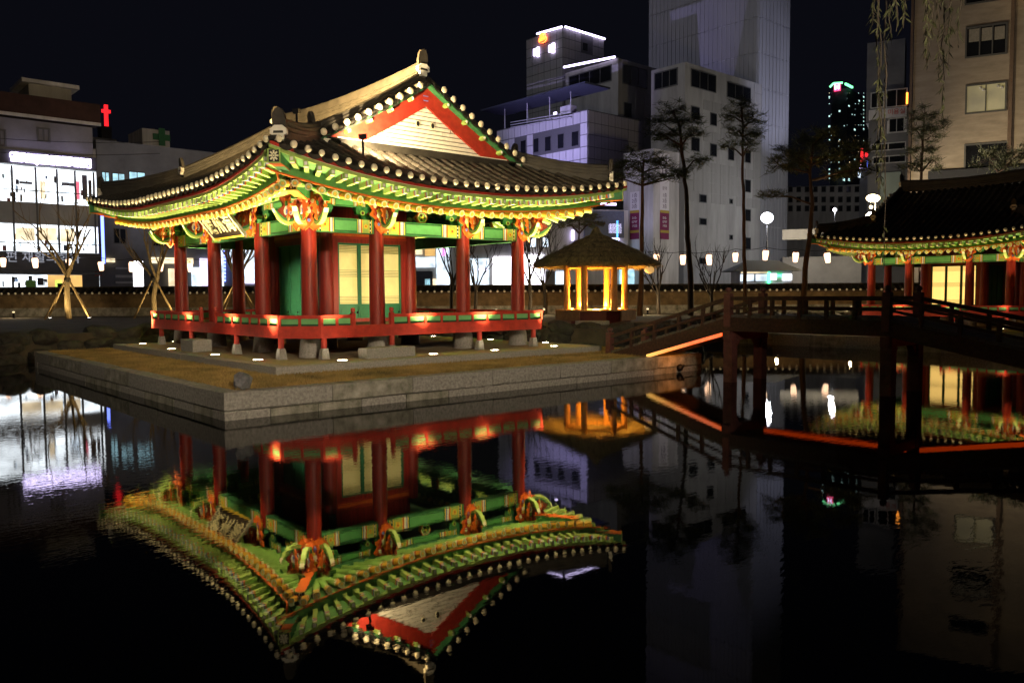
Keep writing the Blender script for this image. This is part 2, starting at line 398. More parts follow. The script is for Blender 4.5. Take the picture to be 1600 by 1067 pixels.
def petals(b, c, ex, ey, ez, r, n_, mi, half, spread=R(150), base=R(90), wdt=.34):
    for k in range(n_):
        an = base+spread*((k/(n_-1))-.5); t = Vector(ex)*math.cos(an)+Vector(ey)*math.sin(an); g = Vector(ez).cross(t)
        c0 = Vector(c); L = r*(1-.15*abs(k-(n_-1)/2))
        poly = [(0, 0), (L*.5, wdt*r*.5), (L*.82, wdt*r*.36), (L, 0), (L*.82, -wdt*r*.36), (L*.5, -wdt*r*.5)]
        b.prism(poly, c0, t, g, half+.002*(k % 2), mi)
def bracket_meshes(petal):
    """carved bracket end in the plane x = outward, z = up (origin on column axis at lintel top)"""
    ex, ez, yy = Vector((1, 0, 0)), Vector((0, 0, 1)), Vector((0, 1, 0)); out = {}
    def sm(pts, n_=4):
        r = []
        for i in range(len(pts)-1):
            p0 = pts[max(i-1, 0)]; p1 = pts[i]; p2 = pts[i+1]; p3 = pts[min(i+2, len(pts)-1)]
            for j in range(n_):
                t = j/n_; r.append(tuple(.5*((2*p1[d])+(-p0[d]+p2[d])*t+(2*p0[d]-5*p1[d]+4*p2[d]-p3[d])*t*t+(-p0[d]+3*p1[d]-3*p2[d]+p3[d])*t**3) for d in (0, 1)))
        return r+[pts[-1]]
    body = sm([(.1, -.02), (.3, -.05), (.5, -.13), (.68, -.10), (.80, .03), (.76, .12), (.66, .20), (.72, .33), (.80, .40), (.70, .46), (.45, .46), (.1, .46)])
    b = MB(); b.prism(body, (0, 0, 0), ex, ez, .05, 0); out['body'] = b.mesh('bracket', [mat('bracket_red', (.24, .028, .014), .55, .25, 8)])
    bot = sm([(.2, .00), (.32, -.15), (.48, -.22), (.66, -.19), (.80, -.08), (.92, .12)])
    top = sm([(.28, .08), (.38, -.03), (.50, -.09), (.63, -.07), (.76, .01), (.915, .135)])
    mid = [tuple(bt[d]*.45+tp[d]*.55 for d in (0, 1)) for bt, tp in zip(bot, top)]
    mid2 = [tuple(bt[d]*.90+tp[d]*.10 for d in (0, 1)) for bt, tp in zip(bot, top)]
    b = MB(); b.strip(bot, mid2, (0, 0, 0), ex, ez, .058, 1); b.strip(mid2, mid, (0, 0, 0), ex, ez, .061, 2); b.strip(mid, top, (0, 0, 0), ex, ez, .064, 0)
    q_ = int(len(bot)*.45); nf = 6; b.m = [(3 if (i//nf) < q_*.7 else 2 if (i//nf) < q_*2.0 else 1) if mi == 1 else mi for i, mi in enumerate(b.m)]
    out['tongue'] = b.mesh('tongue', [green, cream, lgreen, orange])
    bot = sm([(.12, .36), (.34, .44), (.58, .45), (.76, .40), (.92, .27)]); top = sm([(.12, .47), (.35, .56), (.62, .57), (.84, .48), (.93, .28)])
    mid = [tuple((p_[d]+q_[d])/2 for d in (0, 1)) for p_, q_ in zip(bot, top)]
    b = MB(); b.strip(bot, mid, (0, 0, 0), ex, ez, .076, 1); b.strip(mid, top, (0, 0, 0), ex, ez, .08, 0); out['beak'] = b.mesh('beak', [green, lgreen])
    b = MB()
    sp = [(.31+.145*(1-t/9)*math.cos(t*.95+.6), .24+.16*(1-t/9)*math.sin(t*.95+.6)) for t in range(9)]
    b.prism(sm(sp, 2)[::-1], (0, 0, 0), ex, ez, .095, 0)
    b.prism([(.31+.06*math.cos(k), .25+.06*math.sin(k)) for k in range(6)], (0, 0, 0), ex, ez, .102, 1)
    b.prism(sm([(.36, .36), (.46, .42), (.56, .34), (.66, .36), (.60, .25), (.48, .28), (.42, .22)], 3), (0, 0, 0), ex, ez, .07, 0)
    b.prism(sm([(.17, .08), (.28, .03), (.36, -.12), (.33, -.22), (.30, -.30), (.25, -.22), (.19, -.26), (.17, -.1)], 3), (0, 0, 0), ex, ez, .09, 0)
    b.prism(sm([(.19, .02), (.26, .0), (.31, -.12), (.29, -.22), (.25, -.16), (.20, -.18)], 2), (0, 0, 0), ex, ez, .094, 2)
    for s in (-1, 1):
        wing = sm([(.02*s, -.34), (.13*s, -.26), (.24*s, -.12), (.20*s, .0), (.36*s, .10), (.30*s, .22), (.40*s, .36), (.27*s, .40), (.22*s, .52), (.12*s, .44), (.04*s, .54), (.01*s, .3)], 3)
        b.prism(wing, (.30, 0, 0), yy, ez, .02, 0); b.prism([(y*.66+.03*s, z*.66+.03) for y, z in wing], (.324, 0, 0), yy, ez, .01, 1); b.prism([(y*.36+.05*s, z*.40+.06) for y, z in wing], (.338, 0, 0), yy, ez, .008, 2)
        for zz_, rr_ in ((.30, .05), (-.12, .04), (.14, .035)): b.prism([(s*(.24 if zz_ > .2 else .14)+rr_*math.cos(k*.785), zz_+rr_*math.sin(k*.785)) for k in range(8)], (.352, 0, 0), yy, ez, .006, 3 if zz_ > 0 else 4)
        b.prism([(y*.55, z*.55+.02) for y, z in wing], (.56, 0, 0), yy, ez, .016, 0)
        b.prism([(s*.14+.055*math.cos(k*.785), .08+.055*math.sin(k*.785)) for k in range(8)], (.352, 0, 0), yy, ez, .008, 3)
    out['flame'] = b.mesh('flame', [orange, red_b, yellow, cream, blue])
    b = MB(); petals(b, (.55, 0, .03), ex, ez, yy, .20, 7, 0, .064, wdt=.62); petals(b, (.55, 0, .03), ex, ez, yy, .12, 5, 1, .072, wdt=.6)
    petals(b, (.57, 0, .02), ex, ez, yy, .12, 3, 2, .062, R(200), R(270), .5)
    b.prism([(.21+.06*math.cos(k*.785), .10+.06*math.sin(k*.785)) for k in range(8)], (0, 0, 0), ex, ez, .10, 3)
    out['lotus'] = b.mesh('lotus', [petal, (cream if petal is orange else blue), lgreen, blue])
    return out
BR = [bracket_meshes(orange), bracket_meshes(white)]
def make_capital():
    b = MB(); b.box(-.24, .24, -.24, .24, .09, .20, 0); b.box(-.245, .245, -.245, .245, .13, .165, 1)
    b.add([(-.17, -.17, 0), (.17, -.17, 0), (.17, .17, 0), (-.17, .17, 0), (-.24, -.24, .09), (.24, -.24, .09), (.24, .24, .09), (-.24, .24, .09)],
          [(3, 2, 1, 0), (0, 1, 5, 4), (1, 2, 6, 5), (2, 3, 7, 6), (3, 0, 4, 7)], 0)
    return b.mesh('capital', [green, lgreen])
CAPITAL = make_capital()
def make_cross_arm():
    b = MB(); P = [(-.62, .20), (-.60, .10), (-.50, .08), (-.46, .0), (-.34, -.02), (-.2, .02), (.2, .02), (.34, -.02), (.46, .0), (.50, .08), (.60, .10), (.62, .20), (.5, .30), (-.5, .30)]
    b.prism(P, (0, 0, 0), (1, 0, 0), (0, 0, 1), .06, 0)
    for s in (-1, 1):
        b.prism([(s*.44+.07*math.cos(k*.785), .14+.07*math.sin(k*.785)) for k in range(8)], (0, 0, 0), (1, 0, 0), (0, 0, 1), .075, 1)
        b.prism([(s*.44+.035*math.cos(k*.785), .14+.035*math.sin(k*.785)) for k in range(8)], (0, 0, 0), (1, 0, 0), (0, 0, 1), .082, 3)
        b.box(s*.55-.08, s*.55+.08, -.09, .09, .20, .30, 2)
        b.prism([(s*.2, .05), (s*.33, .12), (s*.2, .22)], (0, 0, 0), (1, 0, 0), (0, 0, 1), .066, 3)
    return b.mesh('bracket_arm', [green, lgreen, green, maroon])
ARM = make_cross_arm()
def make_boss():
    b = MB(); ex, ez, yy = (1, 0, 0), (0, 0, 1), (0, 1, 0)
    circ = lambda r, q, w=0: [(r*(1+w*math.cos(6*k*2*math.pi/q))*math.cos(k*2*math.pi/q), r*.92*(1+w*math.cos(6*k*2*math.pi/q))*math.sin(k*2*math.pi/q)) for k in range(q)]
    b.prism(circ(.205, 24, .06), (0, 0, 0), ex, ez, .05, 0); b.prism(circ(.17, 24, .05), (0, 0, 0), ex, ez, .056, 1); b.prism(circ(.14, 24, .08), (0, 0, 0), ex, ez, .06, 2)
    for k in range(6):
        a = k*math.pi/3; b.prism([(math.cos(a)*.08+.04*math.cos(j), math.sin(a)*.08+.04*math.sin(j)) for j in (0, 1.05, 2.1, 3.14, 4.2, 5.2)], (0, 0, 0), ex, ez, .066, 3 if k % 2 else 4)
    b.prism(circ(.04, 8), (0, 0, 0), ex, ez, .07, 5)
    return b.mesh('flower_boss', [orange, cream, green, lgreen, maroon, yellow])
BOSS = make_boss()

def lattice_door(parent, o, a, nrm, wdt, z0, z1, zp, pmat, name='door', lit=False):
    """green framed door leaf: o = lower left corner on the wall, a = along, nrm = outward"""
    a = Vector(a); nrm = Vector(nrm); o = Vector(o); f = .055
    def bx(b, s0, s1, d0, d1, za, zb, mi=0): b.obox(o+a*((s0+s1)/2)+nrm*((d0+d1)/2)+ZU*((za+zb)/2), a*((s1-s0)/2), nrm*((d1-d0)/2), ZU*((zb-za)/2), mi)
    b = MB(); bx(b, 0, f, 0, .05, z0, z1); bx(b, wdt-f, wdt, 0, .05, z0, z1); bx(b, f, wdt-f, 0, .05, z1-f, z1); bx(b, f, wdt-f, 0, .05, z0, z0+f); bx(b, f, wdt-f, 0, .05, zp-f, zp)
    bx(b, f, wdt-f, .01, .03, z0+f, zp-f); bx(b, f+.05, wdt-f-.05, .03, .04, z0+f+.05, zp-f-.05)
    d = b.build(name, doorgreen, parent)
    b = MB(); bx(b, f, wdt-f, .004, .016, zp, z1-f); b.build('paper_pane', pmat, d)
    b = MB(); h = z1-f-zp
    for c, k in ((.93, 5), (.52, 5), (.07, 5)):
        for j in range(k): zz = zp+h*c+(j-k/2+.5)*.045; zz = min(max(zz, zp+.015), z1-f-.015); bx(b, f, wdt-f, .018, .03, zz-.007, zz+.007)
    b.build('lattice', doorgreen if pmat is doorgreen else mat('lattice_wood', (.34, .29, .12), .7, .1), d)['kind'] = 'stuff'
    b = MB(); c = o+a*(wdt-.08)+nrm*.055+ZU*(zp-.25); b.ball(c, .03); b.build('door_ring', dark_metal, d)
    return d

def pavilion(root, cu, cv, detail=2, rails=None, uplights=(), lit=False, energy=1.):
    W, D = cu[-1], cv[-1]; OX, OY = 2.1, 2.5
    ZE, HT, WF = 4.13, 2.95, W/2+OX
    rise = lambda e: .57*max(0., 1-max(e, 0)/5.2)**2
    inset = lambda e: .22*(1-max(0., 1-max(e, 0)/5.2)**2)
    def zs(e, w): q = w/WF; return ZE+rise(e)*max(0., 1-w/6.)+HT*(.75*q+.25*q*q)
    sides = {'front': ((0, 0, 0), (1, 0, 0), (0, -1, 0), W, OY, OX, cu), 'left': ((0, 0, 0), (0, 1, 0), (-1, 0, 0), D, OX, OY, cv),
             'back': ((0, D, 0), (1, 0, 0), (0, 1, 0), W, OY, OX, cu), 'right': ((W, 0, 0), (0, 1, 0), (1, 0, 0), D, OX, OY, cv)}
    VG = .42                                     # verge overhang past the gable columns
    def P(sd, s, o, z): og, a, nr = sd[0], Vector(sd[1]), Vector(sd[2]); return Vector(og)+a*s+nr*o+ZU*z
    # --- columns
    me = MB().lathe([(.195, 0), (.205, .8), (.20, 1.6), (.18, 2.99)], n=18).mesh('column', red, True)
    mi_ = MB().lathe([(.30, 0), (.29, .03), (.25, .40), (.22, .45), (.0, .45)], n=18, cap=False).mesh('base_stone', granite, True)
    pts = [(x, y) for x in cu for y in cv if x in (0, W) or y in (0, D)] + [(x, y) for x in cu[1:-1] for y in cv[1:-1]]
    for x, y in pts:
        link('column', me, root, (x, y, .44)); link('base_stone', mi_, root, (x, y, 0))
    # --- beams, bands, brackets
    for nm, sd in sides.items():
        og, a, nr, L, ov, oo, cc = sd; vis = nm in ('front', 'left'); rz = math.atan2(a[1], a[0])
        for i in range(len(cc)-1):
            s0, s1 = cc[i]+.14, cc[i+1]-.14
            b = MB(); b.obox(P(sd, (s0+s1)/2, 0, 3.26), Vector(a)*((s1-s0)/2), Vector(nr)*.12, ZU*.18)
            li = b.build('lintel', green, root)
            decor_band(og, a, nr, s0+.05, s1-.05, 3.08, 3.44, .12, li)
            b = MB(); b.obox(P(sd, (cc[i]+cc[i+1])/2, .0, 3.83), Vector(a)*((cc[i+1]-cc[i])/2-.003), Vector(nr)*.075, ZU*.088)
            up = b.build('purlin_support', green, root)
            if vis: decor_band(og, a, nr, cc[i]+.35, cc[i+1]-.35, 3.742, 3.918, .075, up)
            if cc[i+1]-cc[i] > 2.4:
                q = P(sd, (cc[i]+cc[i+1])/2, .0, 3.59); link('flower_boss', BOSS, root, q, (0, 0, rz), (.85, 1, .85))
        b = MB(); b.tube([P(sd, -.35, 0, 4.05), P(sd, L+.35, 0, 4.05)], .125, 12); b.build('purlin', green, root, True)
        for i, s in enumerate(cc):
            corner = i in (0, len(cc)-1)
            if nm in ('front', 'back') or not corner: link('capital', CAPITAL, root, P(sd, s, 0, 3.44))
            link('bracket_arm', ARM, root, P(sd, s, 0, 3.46 if nm in ('front', 'back') or not corner else 3.464), (0, 0, rz))
            dirs = [Vector(nr)]
            if corner and nm in ('front', 'back'): dirs.append((Vector(nr)+Vector(a)*(-1 if i == 0 else 1)).normalized())
            for j, dv in enumerate(dirs):
                if not vis and j == 0: continue
                ms = BR[(i+j+(nm == 'left')) % 2]; sc = 1.0 if j == 0 else 1.12
                k = link('bracket', ms['body'], root, P(sd, s, 0, 3.44), (0, 0, math.atan2(dv.y, dv.x)), (sc, 1, 1.08))
                for part in ('tongue', 'beak', 'flame', 'lotus'): link({'flame': 'scroll'}.get(part, part), ms[part], k)
    # --- eaves: rafters, flying rafters, boards
    ze_r = lambda e: 3.58+rise(e)*.9; sp = .333
    for nm, sd in sides.items():
        og, a, nr, L, ov, oo, cc = sd; vis = nm in ('front', 'left'); n_ = int(round((L+2*oo)/sp)); stp = (L+2*oo)/n_
        accR, accF = MB(), MB()
        for i in range(n_):
            s = -oo+(i+.5)*stp; e = min(s+oo, L+oo-s)
            if e > .75:
                o_e = ov-inset(e)-.58; end = P(sd, s, o_e, ze_r(e))
                sin_ = min(max(s, .02+.03*e), L-.02-.03*e); inn = P(sd, sin_, -.25, 4.12+.03)
                if s < 0 or s > L: inn = P(sd, 0.06 if s < 0 else L-.06, -.06+.02*e, 4.12+rise(e)*.25)
                dv = inn-end
                if vis and detail > 1: link('rafter', RAFTER, root, end, quat=quat_x(dv), scale=(dv.length, 1, 1))
                else: accR.tube([end, inn], .068, 6)
            if e > .28:
                o_e = ov-inset(e)-.07; end = P(sd, s, o_e, 3.90+rise(e)); tgt = s
                if s < 0: tgt = s*.55
                if s > L: tgt = L+(s-L)*.55
                inn = P(sd, tgt, o_e-1.0, 3.815+rise(e)*.93); dv = inn-end
                if vis and detail > 1: link('flying_rafter', FLYER, root, end, quat=quat_x(dv), scale=(dv.length, 1, 1))
                else: accF.obox((end+inn)/2, dv/2, Vector(a)*.045, ZU*.055)
        if accR.f: tag(accR.build('rafters', lgreen, root), kind='stuff')
        if accF.f: tag(accF.build('flying_rafters', lgreen, root), kind='stuff')
        m_ = 40; S = [-oo+(L+2*oo)*k/m_ for k in range(m_+1)]; E_ = [min(s+oo, L+oo-s) for s in S]
        def ribbon(o_f, z_f, prof, mt, name):
            path = []
            for s, e in zip(S, E_): o_ = o_f(e); s2 = min(max(s, -o_), L+o_) if o_ < oo else s; path.append(P(sd, s2, o_, z_f(e)))
            b = MB(); b.sweep(path, prof, 0, side=Vector(nr)); return b.build(name, mt, root)
        oe = lambda e: ov-inset(e)
        ribbon(lambda e: oe(e)-.03, lambda e: ZE+rise(e)-.075, [(-.04, -.02), (.0, -.02), (.0, .045), (-.04, .045)], red_b, 'tile_seat_board')
        ribbon(lambda e: oe(e)-.05, lambda e: 4.0+rise(e), [(-.06, -.045), (0, -.045), (0, .052), (-.06, .052)], lgreen, 'eave_edge_board')
        ribbon(lambda e: oe(e)-.05, lambda e: 4.0+rise(e), [(.001, .028), (.004, .028), (.004, .042), (.001, .042)], white, 'eave_edge_line')
        ribbon(lambda e: oe(e)-.54, lambda e: ze_r(e)+.11, [(-.05, -.012), (0, -.012), (0, .025), (-.05, .025)], orange, 'rafter_edge_board')
        b = MB(); rows = []
        for s, e in zip(S, E_):
            o0 = oe(e)-.06; row = []
            for o_, z_ in ((o0, 3.962+rise(e)), (o0-.5, 3.93+rise(e)*.96), (o0-.52, 3.70+rise(e)*.9), (.0, 4.22+rise(e)*.3), (-.6, 4.42)):
                s2 = min(max(s, -o_*oo/ov), L+o_*oo/ov); row.append(P(sd, s2, o_, z_))
            rows += row
        fs = [(k*5+j, k*5+j+1, k*5+j+6, k*5+j+5) for k in range(m_) for j in range(4)]
        b.add(rows, fs); b.build('eave_board', mat('eave_board_green', (.11, .29, .08), .6, .2, 5), root, fix=False)
    # corner hip rafters with flower ends
    for cxn, cyn in ((0, 0), (W, 0), (0, D), (W, D)):
        dx = -1 if cxn == 0 else 1; dy = -1 if cyn == 0 else 1
        tip = Vector((cxn+dx*(OX-.12), cyn+dy*(OY-.12), 4.38)); mid = Vector((cxn+dx*(OX-.95), cyn+dy*(OY-1.05), 3.98)); inn = Vector((cxn-dx*.2, cyn-dy*.2, 4.1))
        dv = (tip-inn); dv.z = 0; dv.normalize(); sd_ = Vector((-dv.y, dv.x, 0))
        b = MB(); b.sweep([inn+ZU*.12, mid+ZU*.27, tip], [(-.11, -.13), (.11, -.13), (.11, .14), (-.11, .14)], 0, side=sd_)
        b.sweep([mid+ZU*.137-dv*.1, (mid+tip)/2+ZU*.03, tip-ZU*.133], [(-.112, -.012), (.112, -.012), (.112, .012), (-.112, .012)], 1, side=sd_)
        hr = b.build('hip_rafter', [green, orange], root); q = quat_x(dv)
        link('flower_panel', FLOWER, hr, tip+dv*.012, quat=q)
        b = MB(); b.sweep([inn-ZU*.1, (inn+mid)/2-ZU*.13, mid-dv*.0], [(-.11, -.13), (.11, -.13), (.11, .12), (-.11, .12)], 0, side=sd_)
        b.sweep([inn-ZU*.235, (inn+mid)/2-ZU*.265, mid-ZU*.132], [(-.112, -.012), (.112, -.012), (.112, .012), (-.112, .012)], 1, side=sd_)
        hr2 = b.build('hip_rafter', [green, orange], root); link('flower_panel', FLOWER, hr2, mid+dv*.012, quat=q)
    # --- roof
    wr = MB()
    wr.box(-.3, W+.3, -.0, D+.0, 4.5, 4.55)
    roof = wr.build('roof', dgreen, root)
    def row_pts(sd, s, w0, w1, lift):
        og, a, nr, L, ov, oo, cc = sd; e = min(s+oo, L+oo-s); k = max(2, int((w1-w0)/.3)); out = []
        for j in range(k+1): w = w0+(w1-w0)*j/k; out.append((P(sd, s, ov-w, zs(e, w)+lift), j))
        return out
    for nm, sd in sides.items():
        og, a, nr, L, ov, oo, cc = sd; av = Vector(a); vis = nm in ('front', 'left') and detail > 0
        n_ = int(round((L+2*oo)/sp)); stp = (L+2*oo)/n_; gab = nm in ('front', 'back'); accC, accP = MB(), MB()
        for i in range(n_+1):
            for kind in ('cover', 'pan'):
                if kind == 'cover' and i == n_: continue
                s = -oo+(i+(.5 if kind == 'cover' else 0))*stp; e = min(s+oo, L+oo-s); w0 = inset(e)
                if gab: w1 = min(e, OY-.05)
                else: w1 = WF-.06 if -VG <= s <= L+VG else e
                if w1-w0 < .12: continue
                if kind == 'cover':
                    b = MB() if vis else accC; n7 = 7; seq = []; pr = row_pts(sd, s, w0-.03, w1, .005)
                    for j in range(len(pr)-1): seq += [(pr[j][0], .088), (pr[j+1][0], .076)]
                    vs = []
                    for q, r_ in seq:
                        for k in range(n7): an = math.pi*k/(n7-1); vs.append(q+av*(math.cos(an)*r_)+ZU*(math.sin(an)*r_*1.05+.02))
                    b.add(vs, [(j*n7+k, j*n7+k+1, (j+1)*n7+k+1, (j+1)*n7+k) for j in range(len(seq)-1) for k in range(n7-1)])
                    if vis: b.build('cover_tile_row', tile2 if random.random() < .3 else tile, roof, True, False)
                    d_ = pr[0][0]+ZU*.045+Vector(nr)*.01
                    link('plaster_cap', DOME, roof, d_+ZU*random.uniform(-.008, .008), (random.uniform(-.15, .15), random.uniform(-.15, .15), math.atan2(a[1], a[0])), [random.uniform(.93, 1.08)]*3)
                else:
                    b = MB() if vis else accP; pr = row_pts(sd, s, w0, w1, 0); vs = []; hw = stp/2-.02
                    seq = []
                    for j in range(len(pr)-1): seq += [(pr[j][0], .022), (pr[j+1][0], .0)]
                    lip = pr[0][0]; prof = [(-1, .0), (-.5, -.045), (0, -.06), (.5, -.045), (1, .0)]
                    vs += [lip+av*(x*hw)+ZU*(z-.075)+Vector(nr)*.025 for x, z in prof]
                    for q, up_ in seq: vs += [q+av*(x*hw)+ZU*(z+up_) for x, z in prof]
                    b.add(vs, [(j*5+k, j*5+k+1, (j+1)*5+k+1, (j+1)*5+k) for j in range(len(seq)) for k in range(4)])
                    if vis: b.build('pan_tile_row', tile if random.random() < .7 else tile2, roof, True, False)
        if accC.f: tag(accC.build('cover_tiles', tile, roof, True, False), kind='stuff')
        if accP.f: tag(accP.build('pan_tiles', tile, roof, True, False), kind='stuff')
    # ridges
    rp = lambda w_, h_: [(-w_, -.12), (w_, -.12), (w_, .05), (w_*.86, .06), (w_*.86, .08), (w_, .09), (w_, .15), (w_*.86, .16), (w_*.86, .18), (w_, .19), (w_, h_), (w_*.7, h_+.02), (w_*.62, h_+.09), (0, h_+.13), (-w_*.62, h_+.09), (-w_*.7, h_+.02), (-w_, h_), (-w_, .19), (-w_*.86, .18), (-w_*.86, .16), (-w_, .15), (-w_, .09), (-w_*.86, .08), (-w_*.86, .06), (-w_, .05)]
    def ornament(pos, dv, sc=1., nm='ridge_end_tile'):
        dv = Vector(dv); dv.z = 0; dv.normalize(); sd_ = Vector((-dv.y, dv.x, 0)); q = Vector(pos)
        b = MB(); ov_ = [(.155*sc*math.cos(k*math.pi/6)*(1.0 if math.sin(k*math.pi/6) < 0 else .93), .19*sc+.27*sc*math.sin(k*math.pi/6)) for k in range(12)]
        b.prism(ov_, q+dv*.02-dv*.05*sc, sd_, ZU+dv*.12, .045, 0); o_ = b.build(nm, tile2, roof)
        b = MB(); P2 = [(-.17, -.02), (-.17, -.12), (-.10, -.14), (-.08, -.25), (.08, -.25), (.10, -.14), (.17, -.12), (.17, -.02), (.08, .06), (-.08, .06)]
        b.prism([(x*sc*1.05, z*sc+.02) for x, z in P2], q+dv*.02, sd_, ZU, .05, 0); b.build('plaster_fill', plaster, roof)
        b = MB(); b.prism([(x*sc, z*sc) for x, z in ((-.11, -.085), (.11, -.085), (.10, -.035), (-.10, -.035))], q+dv*.045, sd_, ZU, .03, 0); b.build('plaster_groove', tile, roof)
    yc = D/2; zr = lambda y: zs(6, WF)+.0+.17*((y-yc)/(D/2))**2
    path = [Vector((W/2, y, zr(y)+.03)) for y in [.02+(D-.04)*k/16 for k in range(17)]]
    b = MB(); b.sweep(path, rp(.16, .36), 0); b.build('main_ridge', tile, roof)
    ornament(Vector((W/2, -.04, zr(0)+.34)), (0, -1, 0), 1.05); ornament(Vector((W/2, D+.04, zr(D)+.36)), (0, 1, 0), 1.05)
    for sx in (-1, 1):
        for yv, dy in ((-.02, -1), (D+.02, 1)):
            xw = lambda w: (-OX+w) if sx < 0 else (W+OX-w)
            e0 = OY-.02
            pth = [Vector((xw(w), yv, zs(e0, w)+.08)) for w in [2.25+(WF-.2-2.25)*k/10 for k in range(11)]]
            b = MB(); b.sweep(pth, rp(.115, .22), 0); b.build('descending_ridge', tile, roof)
            ornament(pth[0]+Vector((sx*.03, 0, .27)), (sx, 0, 0), .8)
            hp = []
            for k in range(9):
                w = 2.3+(.42-2.3)*k/8; hp.append(Vector((xw(w), (-OY+w) if dy < 0 else (D+OY-w), zs(w, w)+.06+.10*(k/8)**2)))
            b = MB(); b.sweep(hp, rp(.115, .24), 0); b.build('hip_ridge', tile, roof)
            ornament(hp[-1]+Vector((sx*.06, dy*.06, .07)), (sx, dy, 0), 1.0)
    # verges, gables
    VC = MB().ball((0, 0, 0), .09, .05, .09, 12, 8).mesh('plaster_cap', MATS['lime_cap'], True)
    for dy, y0 in ((-1, 0.), (1, D)):
        yv = y0+dy*VG; e0 = OY-VG
        for sx in (-1, 1):
            xw = lambda w: (-OX+w) if sx < 0 else (W+OX-w)
            k = 10; ws = [2.2+(WF-.16-2.2)*(j+.3)/k for j in range(k)]
            for j, w in enumerate(ws):
                c = Vector((xw(w), yv, zs(e0, w)+.10)); tl = Vector((xw(w+.1)-xw(w-.1), 0, zs(e0, w+.1)-zs(e0, w-.1))).normalized(); up_ = Vector((-tl.z, 0, tl.x)) if sx < 0 else Vector((tl.z, 0, -tl.x))
                if up_.z < 0: up_ = -up_
                b = MB(); n7 = 7; vs = []
                for yy_ in (dy*.06, -dy*.42):
                    vs += [c+Vector((0, yy_, 0))+tl*(.085*math.cos(math.pi*q/6))+up_*(.085*math.sin(math.pi*q/6)) for q in range(n7)]
                b.add(vs, [(q, q+1, q+8, q+7) for q in range(6)]); b.build('verge_tile', tile, roof, True, False)
                link('plaster_cap', VC, roof, c+Vector((0, dy*.07, .02)))
                # scalloped pan tile hanging between the covers
                w2 = w+(WF-.16-2.2)/k*.5; c2 = Vector((xw(w2), yv+dy*.02, zs(e0, w2)+.06)); b = MB()
                for yy_ in (0, -dy*.4): pass
                pr = [(-.165, .02), (-.09, -.05), (0, -.07), (.09, -.05), (.165, .02)]
                vs = [c2+tl*x+up_*z for x, z in pr]+[c2+tl*x+up_*(z-.045) for x, z in pr]+[c2+tl*x+up_*z+Vector((0, -dy*.4, 0)) for x, z in pr]
                b.add(vs, [(q, q+1, q+6, q+5) for q in range(4)]+[(q, q+1, q+11, q+10) for q in range(4)]); b.build('verge_pan_tile', tile, roof, True, False)
                if j % 2 == 0 and j > 0:
                    w3 = w+.12; c3 = Vector((xw(w3), y0+dy*.30, zs(e0, w3)-.12)); b = MB()
                    b.obox(c3, (0, .09, 0), tl*.045, up_*.045, 0); b.ball(c3+Vector((0, dy*.10, .01)), .036, mi=1); b.build('verge_bracket', [lgreen, white], roof)
            wsl = [2.0+(WF-2.0)*j/12 for j in range(13)]
            A = [(xw(w), zs(e0, w)-.04) for w in wsl]; Bb = [(xw(w), zs(e0, w)-.56) for w in wsl]
            b = MB(); b.strip(A, Bb, (0, y0+dy*.17, 0), (1, 0, 0), ZU, .03, 0); b.build('barge_board', red_b, roof)
            A = [(xw(w), zs(e0, w)-.0) for w in wsl]; Bb = [(xw(w), zs(e0, w)-.055) for w in wsl]
            b = MB(); b.strip(A, Bb, (0, y0+dy*.30, 0), (1, 0, 0), ZU, .10, 0); b.build('verge_board', green, roof)
        # gable wall of plaster courses on dark joints
        zt, zb_, hw = 6.62, 5.26, 2.55; zfun = lambda z: hw*(zt-z)/(zt-zb_)
        b = MB(); b.prism([(W/2-hw-.5, zb_-.3), (W/2+hw+.5, zb_-.3), (W/2, zt+.35)], (0, y0+dy*.06, 0), (1, 0, 0), ZU, .02, 0); gw = b.build('gable_wall', mat('gable_joint', (.07, .055, .04), .8), roof)
        k = 12; hgt = (zt-zb_)/k
        for j in range(k):
            za, zb2 = zb_+j*hgt+.013, zb_+(j+1)*hgt-.013; xa, xb = zfun(za), max(zfun(zb2), .02)
            seg = [-xa]+sorted(random.uniform(-xa, xa) for _ in range(2 if xa > 1 else 1 if xa > .4 else 0))+[xa]
            for q in range(len(seg)-1):
                l0, l1 = seg[q], seg[q+1]; t0, t1 = max(l0, -xb), min(l1, xb)
                if l1-l0 < .06: continue
                if t1 <= t0: t0, t1 = (l0+l1)/2-.005, (l0+l1)/2+.005
                b = MB(); b.prism([(W/2+l0+.004, za), (W/2+l1-.004, za), (W/2+t1-.004, zb2), (W/2+t0+.004, zb2)], (0, y0+dy*(.10), 0), (1, 0, 0), ZU, .018, 0); b.build('plaster_course', plaster, gw)
        for vx in (-.24, .24):
            b = MB(); c = Vector((W/2+vx, y0+dy*.13, 6.06)); b.prism([(.075*math.cos(q*.524), .095*math.sin(q*.524)) for q in range(12)], c, (1, 0, 0), ZU, .012, 0); b.prism([(.052*math.cos(q*.524), .07*math.sin(q*.524)) for q in range(12)], c+Vector((0, dy*.004, 0)), (1, 0, 0), ZU, .012, 1); b.build('vent_hole', [cream, black], gw)
        for zz in (6.68, 6.80):
            b = MB(); b.box(W/2-.10, W/2+.06, y0+dy*.2-.004, y0+dy*.2+.006, zz-.012, zz+.012); b.build('clamp_mark', blue, roof)
        b = MB(); zf = zs(6, OY-.1)+.06; b.box(W/2-3.0, W/2+3.0, y0+dy*.34-.09, y0+dy*.34+.09, zf-.14, zf+.05); b.build('gable_foot_ridge', tile, roof)
        b = MB(); b.box(W/2-2.75, W/2+2.75, y0+dy*.25-.05, y0+dy*.25+.05, zf-.04, zf+.10); b.build('gable_foot_plaster', plaster, roof)
